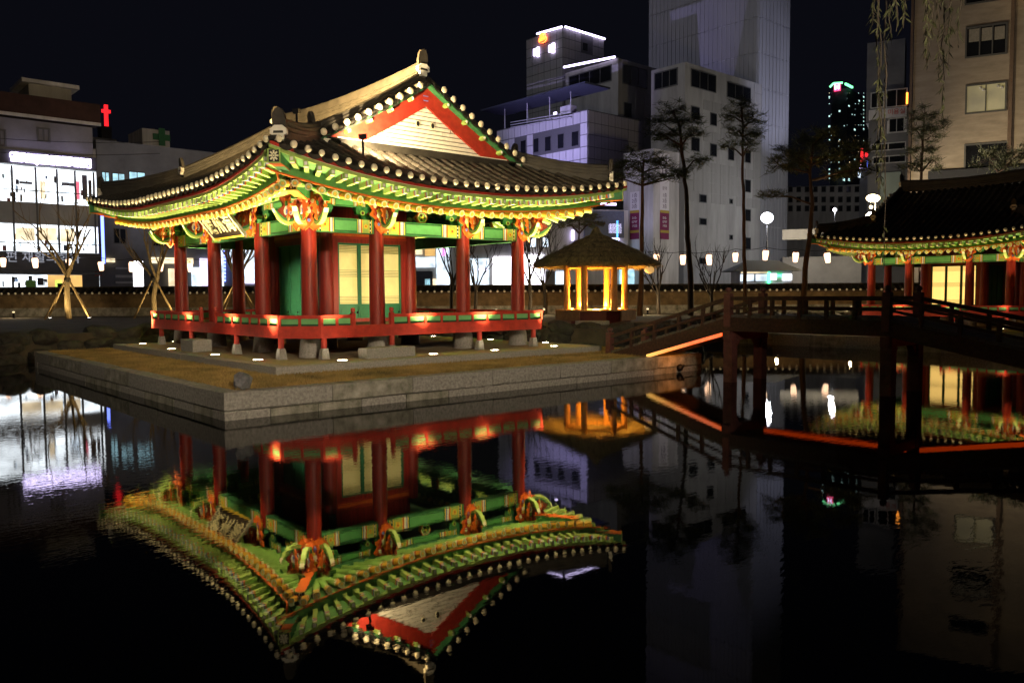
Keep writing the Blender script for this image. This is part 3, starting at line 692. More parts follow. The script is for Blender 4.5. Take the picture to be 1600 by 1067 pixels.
        for sx in (-1, 1):
            b = MB(); b.box(W/2+sx*2.95-.22, W/2+sx*2.95+.22, y0+dy*.40-.03, y0+dy*.40+.03, zf-.10, zf+.0); b.build('plaster_scroll', plaster, roof)
    # --- floor, ceiling, inner room
    x0, y0_, ro, ch = -.95, -.95, .95, .73
    b = MB(); b.add([(x0+.04, y0_+ch, .56), (x0+ch, y0_+.04, .56), (W+.1, y0_+.04, .56), (W+.1, D+.1, .56), (x0+.04, D+.1, .56)]+[(x0+.04, y0_+ch, .74), (x0+ch, y0_+.04, .74), (W+.1, y0_+.04, .74), (W+.1, D+.1, .74), (x0+.04, D+.1, .74)],
                   [(4, 3, 2, 1, 0), (5, 6, 7, 8, 9)]+[(i, (i+1) % 5, (i+1) % 5+5, i+5) for i in range(5)]); b.build('floor_deck', woodf, root)
    b = MB(); b.box(.1, W-.1, .1, D-.1, 4.3, 4.34); b.build('ceiling', dgreen, root)
    xa, xb, ya, yb = cu[1], cu[2], cv[1], cv[2]; m_r = red
    for (o_, a_, n__, L_, kind) in (((xa, ya, 0), (1, 0, 0), (0, -1, 0), xb-xa, 'paper'), ((xa, yb, 0), (0, -1, 0), (-1, 0, 0), yb-ya, 'lit' if lit else 'green'), ((xb, ya, 0), (0, 1, 0), (1, 0, 0), yb-ya, 'green'), ((xb, yb, 0), (-1, 0, 0), (0, 1, 0), xb-xa, 'green')):
        o_ = Vector(o_); a_ = Vector(a_); n__ = Vector(n__)
        b = MB()
        for (s0, s1, za, zb2) in ((.17, L_-.17, 3.02, 3.14), (.17, L_-.17, .74, .84), (.17, .34, .84, 3.02), (L_-.34, L_-.17, .84, 3.02)):
            b.obox(o_+a_*((s0+s1)/2)+ZU*((za+zb2)/2), a_*((s1-s0)/2), n__*.07, ZU*((zb2-za)/2))
        b.obox(o_+a_*(L_/2)+ZU*3.6, a_*(L_/2-.17), n__*.03, ZU*.46)
        b.obox(o_+a_*(L_/2)-n__*.06+ZU*1.9, a_*(L_/2-.17), n__*.01, ZU*1.1, 1)
        fr = b.build('door_frame', [m_r, dgreen], root)
        k = 3 if L_ < 3.2 else 4
        for j in range(k):
            wd = (L_-.68)/k
            pm = paper if kind == 'paper' and not lit else (emat('lit_paper', (1, .62, .16), 1.5) if kind == 'lit' else doorgreen)
            lattice_door(root, o_+a_*(.34+j*wd+.004)-n__*.02, a_, n__, wd-.008, .84, 3.02, 1.26 if kind != 'lit' else 1.05, pm, 'lattice_door')
        b = MB(); b.obox(o_+a_*(L_/2)+ZU*3.26, a_*(L_/2), n__*.09, ZU*.12); b.obox(o_+a_*(L_/2)+n__*.095+ZU*3.26, a_*(L_/2-.2), n__*.004, ZU*.05, 1); b.build('inner_beam', [red_b, orange], root)
    # --- railing
    def rail(A, B, n_, z0=.5, z1=1.045, fascia=True):
        A = Vector((*A, 0)); B = Vector((*B, 0)); a = (B-A); L = a.length; a.normalize(); nr = Vector((a.y, -a.x, 0))
        b = MB()
        def bx(b, s0, s1, d0, d1, za, zb2, mi=0): b.obox(A+a*((s0+s1)/2)+nr*((d0+d1)/2)+ZU*((za+zb2)/2), a*((s1-s0)/2), nr*((d1-d0)/2), ZU*((zb2-za)/2), mi)
        bx(b, 0, L, -.05, .0, z0, .79); r_ = b.build('railing_beam', red_b, root)
        if not n_: return
        b = MB(); bx(b, -.01, L+.01, -.06, .012, .965, z1); b.build('top_rail', red_b, r_)
        pw = L/n_
        for j in range(n_+1):
            s = j*pw; hw_ = .032; s = min(max(s, hw_), L-hw_); b = MB(); bx(b, s-hw_, s+hw_, -.045, -.002, .79, .965); b.build('baluster', red_b, r_)
        for j in range(n_):
            b = MB(); bx(b, j*pw+.032, (j+1)*pw-.032, -.044, -.034, .79, .965, 0); bx(b, j*pw+.032, (j+1)*pw-.032, -.034, -.026, .79, .835, 1); b.build('panel', [mat('rail_panel_green', (.16, .42, .16), .5, .08), dgreen], r_)
    g0, g1 = rails['front_gap']; h0, h1 = rails['left_gap']
    rail((x0, y0_+ch), (x0+ch, y0_), 2); rail((x0+ch, y0_), (g0, y0_), 2); rail((g0, y0_), (g1, y0_), 0); rail((g1, y0_), (W+.12, y0_), rails['nf'])
    rail((x0, D+.05), (x0, h1), 7); rail((x0, h1), (x0, h0), 0); rail((x0, h0), (x0, y0_+ch), 7); rail((W+.12, y0_), (W+.12, D+.05), 14); rail((W+.12, D+.05), (x0, D+.05), 12)
    for x, y in ((g0, y0_+.02), (g1, y0_+.02), (x0+.02, h0), (x0+.02, h1)):
        b = MB(); b.box(x-.05, x+.05, y-.05, y+.05, .78, 1.08); b.lathe([(.035, 1.08), (.03, 1.10), (.055, 1.12), (.055, 1.19), (.03, 1.21)], (x, y, 0), 8); b.build('newel_post', red_b, root)
    sm_ = MB().lathe([(.145, 0), (.14, .02), (.10, .26), (.0, .26)], n=4, cap=False).mesh('post_stone', granite)
    pm_ = MB().lathe([(.07, .24), (.07, .56)], n=10).mesh('post', red_b, True)
    for x, y in rails['stubs']: link('post', pm_, root, (x, y, 0)); link('post_stone', sm_, root, (x, y, 0), (0, 0, R(45)))

ul_glass = emat('uplight_glass', (1, .86, .58), 55)
def uplight(x, y, z, target, energy, label, group, size=R(66), col=(1, .79, .38), r=.13):
    t = thing('ground_uplight', label, 'light', (x, y, z), 0, group)
    MB().lathe([(r*1.15, -.03), (r*1.15, .012), (r*.98, .016), (r*.98, .006)], n=18, cap=False).build('ring', dark_metal, t)
    MB().lathe([(0, .008), (r*.98, .008)], n=18, cap=False).build('glass', ul_glass, t)
    lamp('SPOT', 'uplight_lamp', t, (0, 0, .05), energy, col, Vector(target)-Vector((x, y, z)), size, 1., .07)
    return t

# ------------------------------------------------------------------ main pavilion
ORG = Vector((3.93, 4.32, .68))
main = thing('painted_pavilion', 'large floodlit wooden pavilion with tiled hip-and-gable roof on the stone island', 'pavilion', ORG)
CU, CV = [0, 1.92, 4.76, 6.83], [0, 2.67, 5.95, 8.77]
pavilion(main, CU, CV, 2, dict(front_gap=(.65, 1.75), left_gap=(3.59, 4.65), nf=10,
         stubs=[(-.11, -.87), (1.79, -.87), (4.63, -.87), (6.65, -.87), (-.87, 8.15), (-.87, 5.57), (-.87, 2.38), (-.87, -.2), (6.83, 3), (6.83, 8.6), (1.2, 8.7), (4, 8.7)]))
# name board
nb = thing('name_board', 'brown tilted name board with three pale characters hung under the eaves', 'sign', (3.12, 7.72, 4.08))
ya_ = Vector((0, -1, 0)); upb = Vector((-.62, 0, .78)).normalized(); nb_n = ya_.cross(upb)
b = MB(); b.obox((0, 0, 0), ya_*.98, upb*.35, nb_n*.025, 0); b.build('board', mat('board_brown', (.022, .013, .008), .5, .15), nb)
for s_ in (-1, 1):
    b = MB(); b.obox(ya_*(s_*1.01), ya_*.035, upb*.39, nb_n*.04, 0); b.build('board_frame', cream, nb)
    b = MB(); b.obox(upb*(s_*.375), ya_*.975, upb*.03, nb_n*.038, 0); b.build('board_frame', yellow, nb)
for k, ch_ in enumerate('館州海'): text('character', ch_, mat('gilt_letter', (.80, .74, .46), .5, 0), nb, ya_*((k-1)*.62)+nb_n*.03, ya_, .56, .012, upb, .006)
# step stones
for (x0, x1, y0, y1, h, lb) in ((4.55, 5.95, 2.75, 3.12, .26, 'long pale granite step stone before the front railing gap'), (2.42, 2.95, 8.1, 9.0, .34, 'boxy granite step stone by the side railing gap')):
    me = stone_block(x1-x0, h, y1-y0, granite, 3); tag(link('step_stone', me, None, (x0, y0, PZ)), lb, 'step stone', 'step stones on the podium')
spots = [(2.71, 13.19, 'farthest along the side edge of the podium'), (2.49, 9.93, 'beyond the boxy step stone'), (2.5, 6.75, 'before the boxy step stone'), (2.58, 4.35, 'nearest the podium corner on the side edge'),
         (3.94, 2.80, 'in front of the corner column'), (6.62, 2.92, 'right of the long step stone'), (8.66, 2.91, 'under the third front bay'), (11.0, 3.0, 'by the end of the front railing'),
         (12.0, 4.43, 'just past the front railing corner'), (12.0, 7.1, 'behind the pavilion end side'), (11.96, 10.31, 'seen through below the floor'), (3.9, 13.7, 'on the back edge of the podium')]
for x, y, lb in spots:
    cxy = Vector((7.3, 8.7, 0)); dv = Vector((x, y, 0)); 
    tx = min(max(x, 3.6), 11.0); ty = min(max(y, 4.0), 13.4)
    uplight(x, y, PZ, (x+(tx-x)*.16, y+(ty-y)*.16, 4.6), 3700, 'round in-ground uplight '+lb, 'uplights set in the podium')
# roof floodlights, assumed from the warm light on gable and ridge
def flood(name, label, loc, target, energy, col, size, group, sc=1., stand=.0):
    t = thing(name, label, 'floodlight', loc, 0, group); q = (Vector(target)-Vector(loc)).normalized(); sd_ = q.cross(ZU).normalized(); u_ = sd_.cross(q)
    b = MB(); b.obox(-q*.05*sc, q*.04*sc, sd_*.09*sc, u_*.06*sc); b.build('housing', dark_metal, t)
    b = MB(); b.obox(-q*.005*sc, q*.004*sc, sd_*.075*sc, u_*.045*sc); b.build('lens', emat('flood_lens', (1, .86, .55), 8), t)
    b = MB(); b.obox(Vector((0, 0, -.11*sc-stand/2))-q*.05, Vector((.02, 0, 0)), Vector((0, .02, 0)), ZU*(.06*sc+stand/2)); b.build('stand', dark_metal, t)
    lamp('SPOT', 'flood_lamp', t, q*.03, energy, col, q*5, size, .8, .06); return t
flood('assumed_roof_floodlight', 'small assumed floodlight on the lower roof at the foot of the gable', (4.75, 3.05, 5.95), (7.4, 4.7, 6.5), 1700, (1, .76, .40), R(150), 'assumed roof floodlights', 1., .25)  # assumed lamp, inferred from the bright lower left of the gable; fixture unseen
flood('assumed_roof_floodlight', 'small assumed floodlight on the long roof slope below the ridge', (4.0, 4.9, 6.75), (6.3, 6.0, 7.2), 26000, (1, .68, .27), R(150), 'assumed roof floodlights', 1., .75)  # assumed lamp, inferred from the warm light along ridge and slope; fixture unseen
flood('added_deck_spotlight', 'small added spotlight on the deck edge brightening the pale lattice doors', (7.0, 3.62, 1.62), (7.25, 6.9, 2.55), 560, (1, .84, .48), R(62), 'added deck spotlights', .6, .12)  # added lamp, lifts the paper doors; no known fixture here
flood('added_deck_spotlight', 'small added spotlight on the deck edge brightening the green side doors', (3.25, 8.3, 1.62), (5.85, 8.5, 2.1), 420, (1, .86, .52), R(50), 'added deck spotlights', .6, .12)  # added lamp for the green doors, likewise no known fixture
# street lamps; the two bank lamps out of view are assumed
def street_lamp(label, loc, h, energy, col, target=None, head=.25, size=R(150), group='street lamps', kind='SPOT', glow=30, vis=True):
    t = thing('street_lamp', label, 'street lamp', loc, 0, group)
    b = MB(); b.lathe([(.10, 0), (.09, .3), (.06, .35), (.05, h-.2)], n=8); b.build('post', dark_metal, t, True)
    b = MB(); b.ball((0, 0, h), head, head, head*.9, 12, 8); b.build('globe', emat('lamp_globe_%s_%d' % (label[:14], glow), col, glow), t, True)
    if kind == 'SPOT': lamp('SPOT', 'street_lamp_light', t, (0, 0, h), energy, col, Vector(target)-Vector(loc), size, .7, head)
    else: lamp('POINT', 'street_lamp_light', t, (0, 0, h-head-.05), energy, col, radius=head)
    return t
street_lamp('tall lamp on the near bank behind the photographer', cw(5, -3, .5), 6.2, 100000, (1, .81, .55), (6.6, 6, 3.0), .3, R(50))  # assumed lamp, inferred from the lit front faces
street_lamp('tall lamp on the side bank left of the photographer', cw(-17, 4, .5), 8.5, 13000, (1, .84, .60), (5.0, 8.2, 2.2), .3, R(52))  # assumed lamp, inferred from the light and shadow on the side doors

# rock and spout
rk = rock_mesh('garden_rock', 41, .19, .14, .17, mat('blue_grey_rock', (.16, .16, .18), .85, .4, 5, .3, 30)); tag(link('garden_rock', rk, None, (.52, .42, IZ+.12), (.1, .25, .6)), 'grey angular rock at the near corner of the island', 'rock')
sp_ = thing('drain_spout', 'small dark drain spout low on the island wall under the bridge ramp', 'spout', (12.9, -.03, .14))
b = MB(); b.ball((0, -.03, .0), .10, .09, .10, 10, 7); b.tube([(0, -.06, .02), (.03, -.16, .06)], [.05, .03], 8); b.build('spout_body', dark_metal, sp_, True)

# ------------------------------------------------------------------ second island and pavilion
i2 = thing('island_terrace', None, None, (25.6, -9, 0)); i2['kind'] = 'structure'
b = MB(); b.box(.3, 26, .3, 24, -.5, .49); b.build('turf', drygrass, i2)
course(i2, (0, 24, 0), (0, -1), (1, 0), 24, -.4, .5, 1.6, .32, gmats); course(i2, (0, 0, 0), (1, 0), (0, 1), 26, -.4, .5, 1.6, .32, gmats)
ORG2 = Vector((36.76, -.74, .53))
b = MB(); b.box(-2.0, 9, -2, 9, -.05, -.0); pd2 = tag(link('podium', b.mesh('podium', concrete_slab), None, ORG2), 'low stone podium under the smaller pavilion beyond the bridge', 'podium')
pav2 = thing('second_pavilion', 'dark-roofed pavilion with glowing lattice doors beyond the bridge', 'pavilion', ORG2)
pavilion(pav2, [0, 1.9, 4.7, 6.8], [0, 1.75, 4.6, 6.5], 2, dict(front_gap=(.65, 1.75), left_gap=(2.6, 3.6), nf=10,
         stubs=[(-.11, -.87), (1.79, -.87), (4.63, -.87), (6.65, -.87), (-.87, 6.3), (-.87, 4.2), (-.87, 2.1), (-.87, -.2)]), lit=True)
for x, y, lb in ((-1.5, -.2, 'nearest the frame edge'), (-1.5, 2.2, 'before the glowing doors'), (-1.5, 4.6, 'left of the glowing doors'), (-1.4, 6.9, 'at the far corner'), (.2, -1.5, 'round the near corner'), (4, -1.5, 'along the end side')):
    q = ORG2+Vector((x, y, 0)); tx = max(x, .1); ty = min(max(y, 0), 6.5)
    uplight(q.x, q.y, q.z, ORG2+Vector((x+(tx-x)*.2, y+(ty-y)*.2, 4.2)), 1000, 'in-ground uplight of the second pavilion '+lb, 'uplights round the second pavilion', col=(1, .74, .36))

# ------------------------------------------------------------------ bridge
bz = lambda y: (1.27+(-2.4-y)*.28 if y > -2.4 else 1.27 if y > -6.3 else 1.27-(-6.3-y)*.20)   # underside of the girders
br = thing('wooden_bridge', 'dark wooden footbridge with low railings arching from the island', 'bridge', (11.75, 0, 0))
BX0, BX1 = 0., 1.5
stops = [1.6, -2.4, -6.3, -10.7]
for xs in (BX0, BX1):
    b = MB(); b.sweep([(xs, y, bz(y)) for y in stops], [(-.07, 0), (.07, 0), (.07, .33), (-.07, .33)], 0, side=Vector((1, 0, 0))); b.build('girder', bwood, br)
y = 1.6; pm_ = MB().obox((0, 0, 0), (.80, 0, 0), (0, .074, 0), (0, 0, .032)).mesh('plank', bwood2)
while y > -10.6:
    sl = -.28 if y > -2.4 else 0 if y > -6.3 else .20
    link('plank', pm_, br, ((BX0+BX1)/2+random.uniform(-.03, .03), y, bz(y)+.365+random.uniform(-.006, .006)), (math.atan(-sl) if False else math.atan(sl), random.uniform(-.01, .01), random.uniform(-.015, .015))); y -= .155
def rpost(x, y, big):
    w_ = .085 if big else .04; z0 = bz(y)+.1; z1 = bz(y)+(.93 if big else .80); b = MB(); b.box(x-w_, x+w_, y-w_, y+w_, z0, z1)
    if big: b.lathe([(.05, z1), (.05, z1+.03), (.085, z1+.06), (.07, z1+.12), (.02, z1+.15)], (x, y, 0), 8)
    b.build('newel_post' if big else 'railing_post', bpost if big else bwood, br)
for xs in (BX0-.02, BX1+.02):
    for y in (1.5, -2.4, -6.3, -10.6): rpost(xs, y, True)
    for y in (.7, -.1, -.9, -1.65, -3.0, -3.6, -4.3, -4.95, -5.6, -7.0, -7.75, -8.45, -9.15, -9.9): rpost(xs, y, False)
    for dz, r_ in ((.80, .045), (.56, .03)):
        b = MB(); b.sweep([(xs, y, bz(y)+dz) for y in stops], [(-r_, -r_), (r_, -r_), (r_, r_), (-r_, r_)], 0, side=Vector((1, 0, 0))); b.build('handrail', bwood, br)
for y in (-2.4, -6.3):
    zt = bz(y)
    for xs in (.08, 1.42):
        b = MB(); b.box(xs-.12, xs+.12, y-.12, y+.12, -.6, zt-.02); b.build('pier', bpost, br)
        b = MB(); s_ = 1 if xs < .5 else -1; b.prism([(0, 0), (.20*s_, 0), (0, -.24)], (xs+.12*s_, y, zt-.24), (1, 0, 0), ZU, .07); b.build('knee_brace', bpost, br)
    b = MB(); b.box(-.12, 1.62, y-.10, y+.10, zt-.22, zt-.005); b.build('cross_beam', bpost, br)
b = MB(); b.box(9.6, 34, -30, -10.45, -.6, .70); tag(b.build('side_bank', soil), kind='structure')
led = bpy.data.materials.new('orange_led'); led.use_nodes = True; p = led.node_tree.nodes['Principled BSDF']
tc = led.node_tree.nodes.new('ShaderNodeTexCoord'); sx_ = led.node_tree.nodes.new('ShaderNodeSeparateXYZ'); rp_ = led.node_tree.nodes.new('ShaderNodeValToRGB'); mr_ = led.node_tree.nodes.new('ShaderNodeMapRange')
led.node_tree.links.new(tc.outputs['Object'], sx_.inputs[0]); led.node_tree.links.new(sx_.outputs['Y'], mr_.inputs[0]); mr_.inputs[1].default_value = .3; mr_.inputs[2].default_value = -2.4
rp_.color_ramp.elements[0].color = (1, .55, .05, 1); rp_.color_ramp.elements[1].color = (1, .10, .002, 1); rp_.color_ramp.elements[1].position = .6
led.node_tree.links.new(mr_.outputs[0], rp_.inputs[0]); led.node_tree.links.new(rp_.outputs[0], p.inputs['Emission Color']); p.inputs['Emission Strength'].default_value = 1.25
led2 = emat('orange_led_dim', (1, .075, .003), .55)
b = MB(); b.sweep([(-.03, .15, bz(.15)-.03), (-.03, -2.25, bz(-2.25)-.03)], [(-.03, -.06), (.02, -.06), (.02, .028), (-.03, .028)], 0, side=Vector((1, 0, 0))); b.build('light_strip', led, br)
for ya, yb in ((-2.55, -6.15), (-6.45, -10.3)):
    b = MB(); b.sweep([(1.41, ya, bz(ya)+.08), (1.41, yb, bz(yb)+.08)], [(-.02, -.05), (.02, -.05), (.02, .05), (-.02, .05)], 0, side=Vector((1, 0, 0))); b.build('light_strip', led2, br)
b = MB(); b.sweep([(.75, y, bz(y)+.28) for y in stops], [(-.66, 0), (.66, 0), (.66, .03), (-.66, .03)], 0, side=Vector((1, 0, 0))); b.build('deck_soffit', bpost, br)
lamp('AREA', 'ramp_glow', br, (.75, -.6, .62), 7, (1, .30, .04), (.75, .6, .3), w=.5)

# ------------------------------------------------------------------ thatched hut
hb = gp(931, 34, 1.0); hut = thing('thatched_hut', 'small open hut with shaggy thatched roof and orange-lit posts', 'hut', hb)
thatch = mat('thatch', (.20, .16, .08), .95, .5, 5, .8, 30, stretch=(1, 1, .3))
rnd = random.Random(5); prof = [(2.50, 2.32), (2.57, 2.41), (2.44, 2.55), (2.16, 2.72), (1.76, 2.93), (1.32, 3.14), (.88, 3.35), (.48, 3.52), (.26, 3.61), (.18, 3.73), (.13, 3.85), (.02, 3.92)]
b = MB(); n_ = 48; vs = []
for j, (r_, z_) in enumerate(prof):
    for k in range(n_):
        a = 2*math.pi*k/n_; w_ = 1+.035*math.sin(a*5+j)*.6+rnd.uniform(-.022, .022); vs.append((r_*w_*math.cos(a), r_*w_*math.sin(a), z_+rnd.uniform(-.035, .035)-.03*math.sin(3*a)))
vs += [(2.42*math.cos(2*math.pi*k/n_), 2.42*math.sin(2*math.pi*k/n_), 2.28+rnd.uniform(-.03, .03)) for k in range(n_)]+[(.1*math.cos(2*math.pi*k/n_), .1*math.sin(2*math.pi*k/n_), 3.2) for k in range(n_)]
J = len(prof); fs = [(j*n_+k, j*n_+(k+1) % n_, (j+1)*n_+(k+1) % n_, (j+1)*n_+k) for j in range(J-1) for k in range(n_)]
fs += [(J*n_+k, J*n_+(k+1) % n_, (k+1) % n_, k) for k in range(n_)]+[((J+1)*n_+k, (J+1)*n_+(k+1) % n_, J*n_+(k+1) % n_, J*n_+k) for k in range(n_)]
b.add(vs, fs); hr_ = b.build('roof', thatch, hut, True)
straw = mat('straw', (.28, .22, .10), .95, .4, 6); vs = []; fs = []
def straw_on(r_, z_, n2, ln, out=.6):
    for i in range(n2):
        a = rnd.uniform(0, 6.283); rr = r_+rnd.uniform(-.06, .06); d = Vector((math.cos(a), math.sin(a), 0)); p0 = d*rr+ZU*(z_+rnd.uniform(-.03, .05)); t = Vector((-d.y, d.x, 0))*.012
        p1 = p0+d*ln*out*rnd.uniform(.5, 1.2)-ZU*ln*rnd.uniform(.3, .9)+t*rnd.uniform(-6, 6); k = len(vs); vs.extend([p0-t, p0+t, p1]); fs.append((k, k+1, k+2))
for (r_, z_) in prof[1:8]:
    straw_on(r_, z_+.03, int(420*r_), .26, .8)
straw_on(2.5, 2.40, 1500, .22, .25); straw_on(2.46, 2.33, 900, .2, .1)
me = bpy.data.meshes.new('straw'); me.from_pydata(vs, [], fs); me.materials.append(straw); tag(link('straw', me, hr_), kind='stuff')
hwood = mat('hut_wood', (.50, .26, .08), .6, .25, 3, .1, 20, stretch=(5, 5, 1))
for k in range(6):
    a = k*math.pi/3+.35; q = Vector((1.2*math.cos(a), 1.2*math.sin(a), 0))
    b = MB(); b.lathe([(.14, .55), (.125, 2.45)], q, 10); b.build('post', hwood, hut, True)
    b = MB(); a2 = a+math.pi/3; q2 = Vector((1.2*math.cos(a2), 1.2*math.sin(a2), 0)); b.obox((q+q2)/2+ZU*2.33, (q2-q)/2, Vector((0, 0, .07)), (q2-q).cross(ZU).normalized()*.05); b.build('tie_beam', hwood, hut)
    n2 = 4; P0 = Vector((1.65*math.cos(a), 1.65*math.sin(a), 0)); P1 = Vector((1.65*math.cos(a2), 1.65*math.sin(a2), 0)); t = (P1-P0)/n2
    if k != 3:
        for j in range(n2): b = MB(); b.obox(P0+t*(j+.5)+ZU*.32, t*.485, ZU*.20, t.cross(ZU).normalized()*.03); b.build('skirt_board', mat('hut_board', (.20, .10, .05), .7, .25, 4, .1, 20), hut)
    for w in (0,): pass
    t6 = thing('post_uplight', 'small orange uplight at the foot of the hut post '+('farthest left', 'second from left', 'third from left', 'third from right', 'second from right', 'farthest right')[sorted(range(6), key=lambda i: Vector((math.cos(i*math.pi/3+.35), math.sin(i*math.pi/3+.35), 0)).dot(RT)).index(k)], 'light', hb+q*.83+ZU*.56, 0, 'uplights at the hut posts')
    MB().lathe([(.05, 0), (.06, .05), (.0, .05)], n=10, cap=False).build('lens', emat('hut_lens', (1, .55, .12), 12), t6)
    lamp('SPOT', 'post_lamp', t6, (0, 0, .08), 560, (1, .44, .06), q*.20+ZU*1.6, R(120), .8, .04)
b = MB(); b.lathe([(1.68, .50), (1.70, .56), (0, .56)], n=6, cap=False); b.v = [(x*math.cos(.35)-y*math.sin(.35), x*math.sin(.35)+y*math.cos(.35), z) for x, y, z in b.v]; b.build('floor', hwood, hut)
b = MB(); b.lathe([(1.45, 0), (1.45, .5)], n=6); b.build('plinth', maroon, hut)
lamp('POINT', 'assumed_hut_floor_lamp', hut, (0, 0, .72), 1000, (1, .44, .06), radius=.1)  # assumed lamp without fixture, lights the underside of the thatch
me = stone_block(1.3, .16, .5, granite, 5); q = hb-F0*2.3-RT*1.0; tag(link('step_stone', me, None, (q.x, q.y, 1.0), (0, 0, TH-R(90))), 'low step stone lying before the thatched hut', 'step stone')
bl = thing('hut_lantern', 'round glowing lantern under the right eave of the thatched hut', 'lantern', hb+RT*2.05-F0*1.0+ZU*2.15)
b = MB(); b.ball((0, 0, 0), .2, .2, .16, 10, 8); b.build('shade', emat('hut_lantern_glow', (1, .55, .16), .6), bl, True)

# ------------------------------------------------------------------ boundary wall with tiled coping
wb = mat('wall_plaster', (.17, .115, .06), .95, .35, 1.5, .4, 9)
wall = thing('boundary_wall', 'long low earth wall with tiled coping behind the pond', 'wall', cw(0, 50, 1.0))
def wline(x, d=0, z=0): return cw(x, 50+d, z+1.0)-wall.location
b = MB(); ax = RT
b.obox(wline(-5, 0, .62), RT*50, F0*.2, ZU*.75); b.build('wall_body', wb, wall)
b = MB(); b.obox(wline(-5, -.22, .15), RT*50, F0*.06, ZU*.35); b.build('wall_footing', granite_m, wall)
b = MB(); b.obox(wline(-5, -.0, 1.30), RT*50, F0*.28, ZU*.05); b.build('wall_band', mat('wall_band', (.09, .06, .04), .9), wall)
b = MB(); b.prism([(-.55, 0), (.55, 0), (.08, .32), (.08, .42), (-.08, .42), (-.08, .32)], wline(-5, 0, 1.36), F0, ZU, 50); cop = b.build('coping', tile, wall)
b = MB(); b2 = MB(); x = -50
while x < 32:
    q0, q1 = wline(x, -.57, 1.38), wline(x, -.08, 1.70); b.tube([q0, q1], .075, 6); b2.ball(q0-F0*.02+ZU*.0, .075, n=6, m=4); x += .42
tag(b.build('coping_tiles', tile, cop), kind='stuff'); tag(b2.build('coping_end_caps', mat('cap_plaster', (.80, .77, .68), .8), cop), kind='stuff')

# lanterns on a wire
lan_m = emat('lantern_paper', (1, .60, .36), 3.2); cap_m = mat('lantern_cap', (.2, .03, .02), .6)
b = MB(); b.lathe([(.13, -.42), (.20, -.38), (.27, .25), (.22, .40), (.0, .40)], n=12, cap=False); LM = b.mesh('paper_shade', lan_m, True)
CM = MB().lathe([(.14, .40), (.14, .47), (.02, .50), (.02, .62)], n=10).mesh('cap', cap_m)
lan = [(5, 410), (55, 411), (108, 412), (158, 416), (206, 417), (251, 417), (297, 418), (1026, 405), (1067, 406), (1108, 406), (1149, 402), (1196, 399), (1243, 402), (1293, 403)]
left = ['cut by the left frame edge', 'second from the left frame edge', 'behind the staked tree trunk', 'below the blue neon line', 'beside the tall white sign', 'behind the second staked tree', 'between the rear pavilion columns',
        'right above the hut lantern', 'left of the tall pine trunk', 'right of the tall pine trunk', 'above the kiosk eave', 'under the bright white street lamp', 'right of the kiosk', 'below the second pavilion eave']
for (px, py), lb in zip(lan, left):
    q = at_d(px, py, 58); t = thing('paper_lantern', 'glowing paper lantern on a wire '+lb, 'lantern', q, 0, 'lanterns strung along the street'); s_ = 1.0
    t.rotation_euler = (random.uniform(-.12, .12), random.uniform(-.12, .12), 0); t.scale = [random.uniform(.74, .88)]*3; link('paper_shade', LM, t, scale=(.95, .95, 1)); link('cap', CM, t)
cable_m = mat('cable', (.02, .02, .02), .6, 0)
def cable(name, label, pts, r_=.02, sag=.3):
    b = MB(); out = []
    for (p0, p1) in zip(pts[:-1], pts[1:]):
        for k in range(6): t = k/6; out.append(p0.lerp(p1, t)-ZU*(sag*4*t*(1-t)))
    out.append(pts[-1]); b.tube(out, r_, 5); return tag(b.build(name, cable_m), label, 'cable')
cable('lantern_cable', 'thin wire carrying the lanterns along the left street', [at_d(-60, 400, 58)]+[at_d(px, py-13, 58) for px, py in lan[:7]]+[at_d(360, 400, 58)], .018, .12)
cable('lantern_cable', 'thin wire carrying the lanterns near the kiosk', [at_d(980, 392, 58)]+[at_d(px, py-13, 58) for px, py in lan[7:]]+[at_d(1340, 392, 58)], .018, .12)

# low bollard lamps, added to brighten the long wall
for px, lb in ((20, 'left of the staked tree'), (300, 'behind the side columns'), (560, 'hidden behind the pavilion room'), (668, 'left of the third front column'), (775, 'before the last front column'), (850, 'left of the thatched hut'), (1012, 'right of the thatched hut'), (1100, 'beyond the bridge ramp'), (1215, 'below the kiosk'), (1330, 'left of the second pavilion')):
    t = thing('added_bollard_lamp', 'low bollard lamp added to light the long wall '+lb, 'light', gp(px, 46.5, 1.0), 0, 'bollard lamps added along the wall')
    MB().lathe([(.06, -.1), (.06, .38), (.075, .40), (.0, .42)], n=10, cap=False).build('post', dark_metal, t)
    MB().lathe([(.055, .28), (.062, .29), (.062, .36), (.055, .37)], n=10, cap=False).build('lens', emat('added_bollard_lens', (1, .75, .4), 1.5), t)
    lamp('POINT', 'added_bollard_light', t, (0, 0, .62), 85, (1, .74, .40), radius=.08)

# ------------------------------------------------------------------ town buildings
XA, YA = Vector((1, 0, 0)), Vector((0, 1, 0))
def az(deg): return (RT*math.sin(R(deg))+F0*math.cos(R(deg))).normalized()
conc = mat('town_concrete', (.34, .33, .315), .9, .2, .5, .2, 3, stretch=(1, 1, .2))
concw = mat('town_white_stone', (.55, .54, .56), .85, .26, .6, .15, 3, stretch=(1, 1, .15))
concd = mat('town_dark_render', (.16, .16, .17), .9, .2, .3)
cladd = mat('tower_cladding', (.36, .36, .38), .7, .22, .25, stretch=(1, 1, .08))
glassd = mat('dark_glass', (.012, .013, .016), .12, .2, .3)
frm = mat('window_frame', (.10, .10, .10), .6, .1)
frml = mat('window_frame_light', (.45, .45, .46), .6, .1)
ew = emat('shop_light_white', (.86, .94, 1), 2.7, .55, .5, (1, 1, 2.5))
ew2 = emat('shop_light_cool', (.72, .86, 1), 1.6, .5, .8, (1, 1, 1))
ewarm = emat('shop_light_warm', (1, .80, .50), 1.3, .4, .7)
